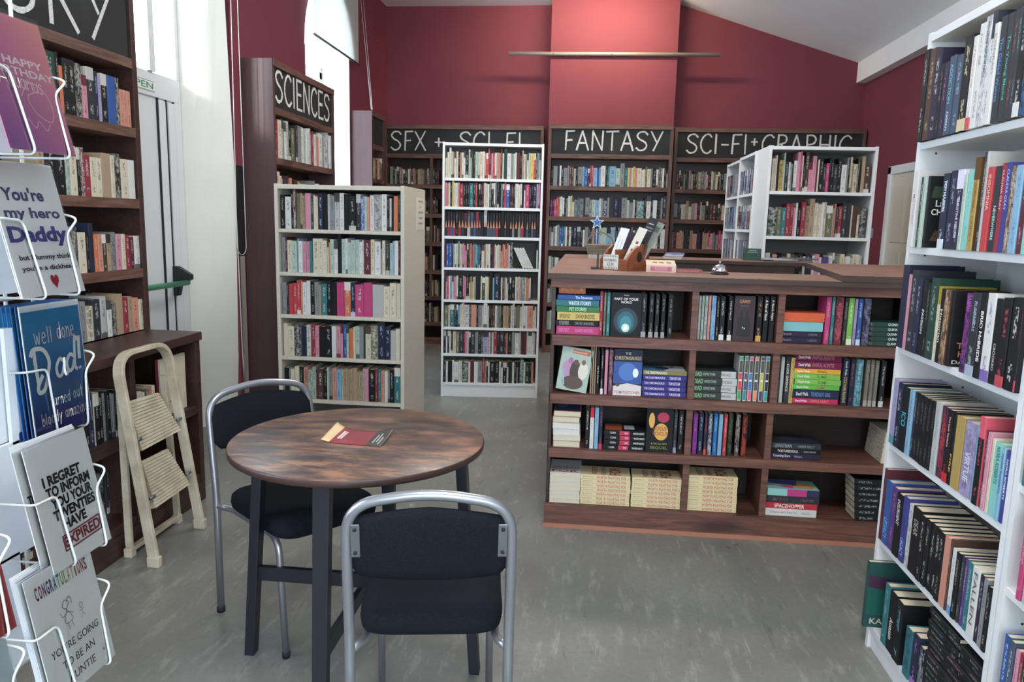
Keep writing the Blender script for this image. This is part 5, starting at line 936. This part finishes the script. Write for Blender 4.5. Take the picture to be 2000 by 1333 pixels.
CARDS = [(-.752, .918, 1.043, 1.500, 14.3, .186), (-.765, .935, 1.062, 1.302, 13, .190), (-.812, .997, 1.124, 1.080, 3.5, .202), (-.737, .919, 1.046, .912, 11, .183), (-.709, .866, .998, .744, 10.3, .185)]
NEAR = [(-.735, .70, .835, 1.49, 13, .18), (-.735, .70, .832, 1.29, 13, .18), (-.735, .70, .835, 1.08, 10, .18), (-.705, .68, .808, .90, 10, .18), (-.70, .67, .81, .745, 10, .18)]
for X, a, b_, z, tl, h in CARDS+NEAR:
    m = z+.105; xm = X-.105*math.tan(RAD(tl)); fr = .006
    q = MB(); q.tube([Vector(p)-RO for p in fillet([(-.86, a-.012, m), (xm+fr+.006, a-.016, m+.004), (xm+fr, a+.034, m), (X+fr, a+.040, z-.004), (-.86, a+.040, z-.004)], .012, 4)], .0018, 6); q.build('prong', wr, rk)
    q = MB(); q.tube([Vector(p)-RO for p in fillet([(-.86, b_-.01, m+.008), (xm-.015, b_+.018, m+.010), (xm+fr, b_+.020, m+.004), (xm+fr, b_-.008, m-.02), (X+fr, b_-.018, z-.004), (-.86, b_-.018, z-.004)], .01, 4)], .0018, 6); q.build('prong', wr, rk)
def grad(mb, w, h, f, nx=1, ny=14, x0=None, z0=0):
    x0 = -w/2 if x0 is None else x0
    for i in range(nx):
        for j in range(ny):
            P = [(i/nx, j/ny), ((i+1)/nx, j/ny), ((i+1)/nx, (j+1)/ny), (i/nx, (j+1)/ny)]; C = [f(u, v) for u, v in P]
            mb.face([(x0+u*w, -.0009, z0+v*h) for u, v in P]); mb.bc[-4:] = C
def lerp(a, b, t): a, b = colr(a), colr(b); return tuple(a[i]*(1-t)+b[i]*t for i in range(4))
def card(pos, art, label, base='f0efec', off=0, dy=0, group=None, sleeve=True):
    X, a, b_, z, tl, h = pos; w = b_-a
    q = MB(); q.a = (colr(base), WHT, BLK); q.box(-w/2, w/2, -.0008, .0008, 0, h)
    if art: q.m = 1; art(q, w, h)
    o = q.build('greeting_card', [M['card'], M['print']], attrs=True)
    o.matrix_world = Matrix.Translation((X-off, (a+b_)/2+dy, z+.0005)) @ Matrix.Rotation(pi/2, 4, 'Z') @ Matrix.Rotation(RAD(-tl), 4, 'X')
    tag(o, label, 'card', group)
    if sleeve:
        s = MB(); e = .0022; n = 7; V = [(-w/2-e+(w+2*e)*i/n+random.uniform(-.0004, .0004), -.0017+random.uniform(-.0004, .0002), zz) for zz in (-.002, h*.3, h*.62, h+.007) for i in range(n+1)]
        s.smooth = True; s.mesh(V, [(j*(n+1)+i, j*(n+1)+i+1, (j+1)*(n+1)+i+1, (j+1)*(n+1)+i) for j in range(3) for i in range(n)]); s.build('clear_sleeve', M['film'], o)
EX, EZ, YP = (1, 0, 0), (0, 0, 1), -.0011
def a_pink(q, w, h):
    grad(q, w, h, lambda u, v: tuple(.5*(x+y) for x, y in zip(lerp(lerp_h('7a4f94', 'd07aa0', u), lerp_h('cf6a9a', 'eaa084', u), v), lerp('a05aa0', 'e08a9a', (u+v)/2))), 6, 10)
    put_text(q, 'HAPPY', (.008, YP, h*.66), EX, EZ, w*.58, h*.058, 'f2dcdc', .022); put_text(q, 'BIRTHDAY', (.006, YP, h*.585), EX, EZ, w*.88, h*.058, 'f2dcdc', .022)
    write(q, 'Aquarius', (-.046, YP, h*.47), (1, 0, -.06), EZ, .021, .0014, 'f2dcdc', gap=.04)
    strokes(q, [[(.0, .03), (.02, .05), (.045, .045), (.055, .02), (.045, .0), (.02, .01), (.012, .03), (.03, .04)], [(.0, .0), (.01, -.012), (.02, -.002), (.03, -.014), (.04, -.004)]], (-.014, YP, h*.24), EX, EZ, .0014, 'e8bcc8')
def lerp_h(a, b, t):
    A = [int(a[i:i+2], 16) for i in (0, 2, 4)]; B = [int(b[i:i+2], 16) for i in (0, 2, 4)]; return '%02x%02x%02x' % tuple(int(x*(1-t)+y*t) for x, y in zip(A, B))
def a_hero(q, w, h):
    for s, x, z, ww, hh, c, b_ in (("You're", -.01, .76, .62, .10, '45427a', .03), ('my hero', .0, .61, .84, .105, '45427a', .03), ('Daddy', .0, .445, .9, .155, '4f4f92', .045), ('but Mummy thinks', .004, .285, .84, .05, '33304c', .025), ("you're a dickhead.", .004, .205, .86, .05, '33304c', .025)): put_text(q, s, (x, YP, h*z), EX, EZ, w*ww, h*hh, c, b_)
    q.a = (colr('b82f44'), WHT, BLK); H = [(16*sin(t)**3/17, (13*cos(t)-5*cos(2*t)-2*cos(3*t)-cos(4*t))/17) for t in [2*pi*k/28 for k in range(28)]]
    q.face([(.006+x*.0085, YP, h*.105+y*.0125) for x, y in reversed(H)])
def blue_base(q, w, h): grad(q, w*.98, h*.955, lambda u, v: lerp('272f72', '2f86b4', max(0, min(1, v*1.15-.1))), 1, 16)
def a_dad(q, w, h):
    blue_base(q, w, h); c = 'e4e4e2'
    write(q, 'well', (-w*.33, YP, h*.705), EX, EZ, h*.12, .0016, c, width=w*.29); write(q, 'done', (w*.05, YP, h*.72), EX, EZ, h*.12, .0016, c, width=w*.3)
    def S(segs, x, z, k, ww): strokes(q, [[(p[0]*k, p[1]*k*1.15) for p in g] for g in segs], (x, YP, z), EX, EZ, ww, c)
    S([[(.12, 1.05), (.12, .5), (.16, -.1)], [(-.08, .9), (.1, 1.08), (.6, 1.02), (.86, .6), (.7, .1), (.45, -.35), (.15, -.42), (.12, -.2), (.4, .12)]], -w*.40, h*.44, .038, .0068)
    S([[(.62, .62), (.35, .72), (.08, .4), (.14, .04), (.4, .06), (.6, .4)], [(.66, .7), (.6, .2), (.72, .02), (.9, .2)]], -w*.05, h*.43, .032, .0056)
    S([[(.6, .6), (.35, .7), (.08, .4), (.14, .04), (.4, .06), (.6, .4)], [(.95, 1.3), (.8, 1.38), (.66, .6), (.62, .15), (.74, .02)]], w*.14, h*.45, .032, .0056)
    S([[(.2, 1.35), (.1, .4)]], w*.37, h*.47, .030, .007); S([[(.06, .02), (.07, .0)]], w*.37, h*.455, .03, .006)
    write(q, 'turned', (-w*.2, YP, h*.22), EX, EZ, h*.085, .0012, c, width=w*.34); write(q, 'out', (w*.2, YP, h*.23), EX, EZ, h*.085, .0012, c, width=w*.17)
    write(q, 'bloody', (-w*.38, YP, h*.095), EX, EZ, h*.085, .0012, c, width=w*.34); write(q, 'amazing!', (w*.02, YP, h*.10), EX, EZ, h*.085, .0012, c, width=w*.44)
def a_exp(q, w, h):
    for s, z, ww, x in (('I REGRET', .70, .62, -.004), ('TO INFORM', .605, .72, .004), ('YOU YOUR', .51, .68, .006), ('TWENTIES', .415, .70, .006), ('HAVE', .32, .38, .0)): put_text(q, s, (x, YP, h*z), EX, EZ, w*ww, h*.086, '202024', .045)
    put_text(q, 'EXPIRED', (.008, YP, h*.19), (1, 0, .03), (-.03, 0, 1), w*.62, h*.09, '8c2f40', .035)
    F = [(-.032, -.013), (.048, -.010), (.048, .012), (-.032, .009)]
    for k in range(4): strokes(q, [[F[k], F[(k+1) % 4]]], (.0, YP, h*.19), EX, EZ, .0022, '8c2f40')
def a_con(q, w, h):
    cols = ['8a2f4a', '8a2f52', '6a3a6a', '4f4478', '45588a', '3f7890', '4a8a78', '7fa06a', '9aa860', 'b8a860', 'c08a60', 'b06a54', 'a84a4a', '9a3a44', '8f3040']
    s = 'CONGRATULATIONS'
    for i, ch in enumerate(s): put_text(q, ch, (-w*.40+w*.8*(i+.5)/15, YP, h*.86), EX, EZ, w*.8/15*(.35 if ch == 'I' else .74), h*.105, cols[i], .025)
    strokes(q, [[(0, .03), (-.006, .036), (0, .043), (.007, .037), (0, .03)], [(.004, .042), (.011, .044), (.012, .034)], [(0, .03), (-.007, .012), (.008, .012), (0, .03)], [(0, .026), (-.010, .022), (-.013, .03)], [(0, .026), (.010, .020)], [(-.003, .012), (-.003, .0)], [(.003, .012), (.005, .001)]], (-.006, YP, h*.46), EX, EZ, .0008, '3a3a3c')
    strokes(q, [[(0, .014), (-.003, .018), (.001, .022), (.004, .018), (0, .014)], [(-.004, .011), (.004, .012)], [(0, .014), (0, .005)], [(-.003, 0), (0, .005), (.004, .001)]], (.022, YP, h*.48), EX, EZ, .0008, '8a8a8c')
    for t, z, ww in (("YOU'RE GOING", .36, .74), ('TO BE AN', .235, .5), ('AUNTIE', .115, .42)): put_text(q, t, (-.002, YP, h*z), EX, EZ, w*ww, h*.062, '4c4a50' if z > .12 else '7a4a58', .0)
    for x in (.046, .052): put_text(q, 'v', (x, YP, h*.12+(x-.046)*.5), EX, EZ, .004, .005, 'a03a4a', .05)
card(CARDS[0], a_pink, 'pink and purple birthday card with white lettering, topmost on the rack', 'c86f86')
card(CARDS[1], a_hero, 'white card with violet lettering and a small red heart')
card(CARDS[2], a_dad, 'blue card with big white brush lettering', 'eef0f2')
card(CARDS[3], a_exp, 'white card with bold black lettering and a red stamp')
card(CARDS[4], a_con, 'white card with rainbow lettering and a drawn stick figure')
for k in range(6): card(CARDS[2], blue_base, 'blue card %s behind the brush-lettered front card' % ORD[k+1], '2b6098', .0055*(k+1), -.002*k, 'blue cards stacked behind the front one', k < 2)
card(CARDS[1], None, 'plain white card directly behind the red heart card', off=.005, dy=.003)
def a_T(q, w, h): put_text(q, 'TO', (-w*.38, YP, h*.6), EX, EZ, w*.14, h*.08, '26262a', .03)
card(CARDS[3], a_T, 'white card peeping out behind the red stamp card', off=.008, dy=-.010)
for k in range(5): card(CARDS[4], None, 'white card %s behind the stick figure card' % ORD[k+1], 'e6e8ea', .005*(k+1), .003*k-.004, 'white cards behind the stick figure card', k < 2)
for k in range(3): card(CARDS[3], None, 'pale card %s beneath the red stamp card' % ORD[k+1], 'd4d6d8', .016+.006*k, .006*k, 'pale cards beneath the red stamp card', False)
for pos, base, lab in zip(NEAR, ('dcdee0', 'd4d8dc', 'c8d4e0', 'b8453f', 'c8d4d8'), ('white card at the picture edge, highest of the near column', 'white card at the picture edge beside the red heart card', 'pale blue card at the picture edge beside the blue card', 'red card at the picture edge beside the red stamp card', 'pale card at the picture edge beside the stick figure card')): card(pos, None, lab, base)
for i, (X, a, b_, z, tl, h) in enumerate(CARDS):
    for k in range(2):
        q = MB(); q.box(-.003, .003, -.062, .062, 0, .172); s = q.build('envelope', mat('envelope_paper', 'd8dbe0', .7) if i+k == 0 else D.materials['envelope_paper'])
        s.matrix_world = Matrix.Translation((-.846+.009*k, (a+b_)/2-.03*(1-k)-.02, z+.0)); tag(s, 'white envelope %s in the rack pocket behind the %s' % (('farther', 'nearer')[k], ('birthday card', 'red heart card', 'brush-lettered blue card', 'red stamp card', 'stick figure card')[i]), 'envelope', None)

# ------------------------------------------------------------------ things on the counter
ZT = 1.203
hd = empty('bookmark_holder', 'round-shouldered wooden holder of bookmarks on the counter', 'holder', (.045, 3.735, ZT), RAD(-38)); h = hd
for x0, x1 in ((0, .012), (.15, .162)):
    q = MB(); q.prism([(y, z) for y, z in [(0, 0), (.185, 0), (.185, .11), (.175, .122), (.155, .128), (.12, .127), (.085, .118), (.05, .1), (.022, .075), (.006, .058), (0, .05)]], x0, x1)
    q.v = [Vector((p.z, p.x, p.y)) for p in q.v]; sp = q.build('side_panel', M['honey'], h)
    if x0 > .1:
        q = MB(); q.prism(ell(.10, .066, .022, .026), .1622, .1628); q.v = [Vector((p.z, p.x, p.y)) for p in q.v]; q.build('finger_hole', mat('dark_hole', '2a1712', .8), sp)
boxo('front_panel', M['honey'], h, .012, .15, 0, .01, 0, .055); boxo('back_panel', M['honey'], h, .012, .15, .175, .185, 0, .12); boxo('base', M['honey'], h, .012, .15, .01, .175, 0, .01); boxo('partition', M['honey'], h, .078, .084, .01, .175, .01, .10)
q = MB(); q.a = (colr('dcdad2'), WHT, BLK); q.box(.02, .11, -.003, -.001, .004, .075); q.m = 1
q.a = (colr('8a8a86'), WHT, BLK)
for k in range(9): q.box(.022+k*.0098, .027+k*.0098, -.0034, -.003, .006, .016); q.box(.022+k*.0098, .027+k*.0098, -.0034, -.003, .063, .072)
put_text(q, 'BOOKMARKS', (.065, -.0035, .048), EX, EZ, .074, .013, '2c2a28', .01); put_text(q, '£3.50', (.065, -.0035, .029), EX, EZ, .04, .015, '2c2a28', .01)
q.build('price_label', [M['card'], M['print']], h, attrs=True)
def bookmark(x, y, z, w, hh, col, tilt, label, deco):
    q = MB(); q.a = (colr(col), WHT, BLK); q.box(-w/2, w/2, -.0008, .0008, 0, hh); q.m = 1
    for (dx, dz, dw, dh, c) in deco: q.a = (colr(c), WHT, BLK); q.box(dx-dw/2, dx+dw/2, -.0012, -.0008, dz, dz+dh)
    o = q.build('bookmark', [M['card'], M['print']], attrs=True)
    o.matrix_world = frame((.045, 3.735, ZT), RAD(-38)) @ Matrix.Translation((x, y, z)) @ Matrix.Rotation(RAD(tilt[1]), 4, 'Y') @ Matrix.Rotation(RAD(-tilt[0]), 4, 'X'); tag(o, label, 'bookmark')
bookmark(.044, .030, .012, .052, .205, 'e6e6e2', (20, 8), 'white bookmark with two thin lines, front of the wooden holder', [(-.008, .09, .0015, .07, '3a5a5a'), (.01, .08, .0015, .07, '5a4a4a'), (0, .05, .004, .008, '5a4a4a')])
bookmark(.048, .065, .012, .05, .19, '3f3340', (20, 12), 'dark purple bookmark behind the white lined one', [])
bookmark(.05, .09, .012, .05, .185, '3c4438', (20, 16), 'dark green bookmark behind the purple one', [(0, .14, .03, .03, '8a9a8a')])
bookmark(.112, .045, .012, .05, .215, 'ded6c8', (22, 14), 'cream bookmark with red seals in the wooden holder', [(.004, .13, .014, .014, '8a3f3a'), (-.006, .09, .012, .012, '9a4a40'), (.006, .05, .012, .012, '8a3f3a')])
bookmark(.116, .09, .012, .055, .27, '2c2c2e', (22, 14), 'tall black leaflet with grey lettering at the back of the holder', [(0, .235, .03, .006, 'a8a8a8'), (0, .215, .04, .005, '8a8a8a'), (0, .20, .04, .005, '8a8a8a')])
bookmark(.124, .12, .012, .055, .255, '8f938a', (24, 17), 'grey green leaflet behind the tall black one', [(0, .2, .03, .03, '5a6a5a')])
st_ = empty('card_stand', 'small black stand beside the wooden bookmark holder', 'stand', (.03, 3.74, ZT)); boxo('stand_base', M['blk'], st_, -.03, .012, -.02, .03, 0, .01); boxo('stand_back', M['blk'], st_, -.002, .008, -.02, .03, .01, .075)
bell = empty('desk_bell', 'shiny chrome call bell on the counter', 'bell', (.602, 3.60, ZT))
q = MB(); q.lathe([(0, 0), (.042, 0), (.042, .006), (.036, .010), (0, .010)], 32); q.build('bell_base', M['blk'], bell)
q = MB(); q.lathe([(.034, .011), (.0365, .014), (.0355, .022), (.031, .033), (.022, .043), (.010, .048), (0, .049)], 40); q.build('dome', M['chrome'], bell)
q = MB(); q.lathe([(0, .048), (.003, .048), (.003, .056), (.007, .057), (.007, .061), (0, .062)], 16); q.build('plunger', M['chrome'], bell)
q = MB(); q.a = (colr('c8ab94'), WHT, BLK); q.box(-.07, .07, -.045, .045, 0, .034); q.m = 1
for x0, x1, c in ((-.05, .05, 'b06074'), (-.03, .03, 'c07a86')): q.a = (colr(c), WHT, BLK); q.box(x0, x1, -.0456-.0004*(x1 < .04), -.045, .006, .028)
q.m = 0; q.a = (colr('d8bfa4'), WHT, BLK)
q.mesh([(-.07, -.045, .0345), (.07, -.045, .0345), (.062, .02, .056), (-.075, .02, .056), (-.066, .05, .036), (.066, .05, .036)], [(0, 1, 2, 3), (3, 2, 5, 4)])
q.m = 1; q.a = (colr('8a5a44'), WHT, BLK)
for x in (-.03, .0, .035): q.face([(x-.012, -.02, .0435), (x+.012, -.025, .0420), (x+.010, -.008, .0475), (x-.01, -.006, .0482)])
tag(q.build('gift_box', [M['card'], M['print']], attrs=True, loc=(.335, 3.66, ZT), rotz=RAD(-4)), 'small pink and cream cardboard box beside the wooden holder', 'box')
q = MB(); q.a = (colr('6f5a4a'), WHT, BLK); q.box(-.08, .09, -.04, .04, 0, .002); tag(q.build('paper_sheet', M['card'], attrs=True, loc=(.475, 3.645, ZT)), 'thin brown paper sheet under the red leaflet by the bell', 'paper')
q = MB(); q.a = (colr('8f4a44'), WHT, BLK); q.box(-.065, .065, -.05, .05, 0, .014); q.m = 1; q.a = (colr('b8837a'), WHT, BLK); [q.box(-.05+k*.011, -.042+k*.011, -.0503, -.05, .005, .009) for k in range(9)]
tag(q.build('leaflet_pile', [M['card'], M['print']], attrs=True, loc=(.46, 3.68, ZT+.0022), rotz=RAD(3)), 'thin pile of dull red leaflets between box and bell', 'leaflets')
# far side of the counter
bs = empty('wicker_basket', 'wicker basket with pink filling on the far end of the counter', 'basket', (.055, 5.05, ZT+.022))
q = MB(); n = 32
for k in range(7): rr_ = .062+.0025*k; q.tube([(rr_*1.25*cos(2*pi*i/n), rr_*cos(pi/2+2*pi*i/n+pi/2)*0+rr_*.8*sin(2*pi*i/n), .005+k*.0095) for i in range(n)], .0052, 6, closed=True)
q.lathe([(0, 0), (.06, 0), (.06, .005), (0, .005)], 24); q.build('basket_body', M['wicker'], bs)
q = MB(); q.tube([(.088*cos(pi*i/12), 0, .06+.085*sin(pi*i/12)) for i in range(13)], .005, 8); q.build('handle', M['wicker'], bs)
q = MB(); q.lathe([(.07, .05), (.05, .064), (0, .07)], 20); q.build('filling', mat('pink_tissue', '8a5560', .8), bs)
q = MB(); so = [((.05 if k % 2 == 0 else .021)*sin(2*pi*k/10), (.05 if k % 2 == 0 else .021)*cos(2*pi*k/10)) for k in range(10)]
def star(k, y0, y1, m): q.m = m; a = len(q.v); q.prism([(x*k, z*k) for x, z in reversed(so)], -y1, -y0); q.v[a:] = [Vector((p.x, -p.z, p.y+.21)) for p in q.v[a:]]
q.a = (colr('dfe4ea'), WHT, BLK); star(1.0, -.004, .004, 0); q.a = (colr('3a78b8'), WHT, BLK); star(.72, -.0052, -.004, 1); q.a = (colr('c8ccd0'), WHT, BLK); q.m = 0; q.tube([(0, 0, .03), (0, 0, .17)], .003, 6)
tag(q.build('star_pick', [M['card'], M['print']], attrs=True, loc=(.03, 5.05, ZT+.022)), 'blue star with white rim on a stick in the basket', 'decoration')
q = MB(); q.a = (colr('b8b6ae'), WHT, BLK); q.box(-.08, .09, -.07, .07, 0, .022); tag(q.build('white_box', M['card'], attrs=True, loc=(.06, 5.02, ZT)), 'flat white box under the wicker basket', 'box')
for k, (c, w, lab) in enumerate((('c4bfae', .12, 'bottom'), ('a8a8a2', .11, 'second'), ('d4d4d0', .10, 'third'), ('7f8fc0', .09, 'top'))):
    q = MB(); q.a = (colr(c), WHT, BLK); q.box(-w/2, w/2, -.06, .06, 0, .0095); tag(q.build('magazine', M['card'], attrs=True, loc=(.55+.008*k, 5.25, ZT+.0098*k), rotz=RAD(4*k)), '%s magazine of the little pile on the far counter' % lab, 'magazine', 'magazines piled on the far counter')
gb = MB(); gb.a = (colr('24483c'), WHT, BLK); gb.box(-.055, .055, 0, .05, 0, .082); gb.m = 1; gb.a = (colr('a8c4b4'), WHT, BLK)
for z, w in ((.066, .05), (.055, .07)):
    for k in range(6): gb.box(-w/2+w*k/6, -w/2+w*(k+.7)/6, -.0005, 0, z, z+.005)
tag(gb.build('green_box', [M['card'], M['print']], attrs=True, loc=(1.09, 5.25, ZT)), 'small dark green display box standing on the far counter', 'box')
for k, (c, r, x) in enumerate((('5a4a42', 0, 1.32), ('8f8b84', 8, 1.33), ('a8b0c4', -6, 1.27), ('6f655e', 14, 1.40))):
    q = MB(); q.a = (colr(c), WHT, BLK); q.box(-.15+.02*k, .15-.02*k, -.10, .10, 0, .006); tag(q.build('newspaper', M['card'], attrs=True, loc=(x, 5.28, ZT+.0062*k), rotz=RAD(r)), '%s paper of the loose pile on the far counter' % ('brown bottom', 'grey second', 'pale blue third', 'dull brown top')[k], 'paper', 'loose papers on the far counter')
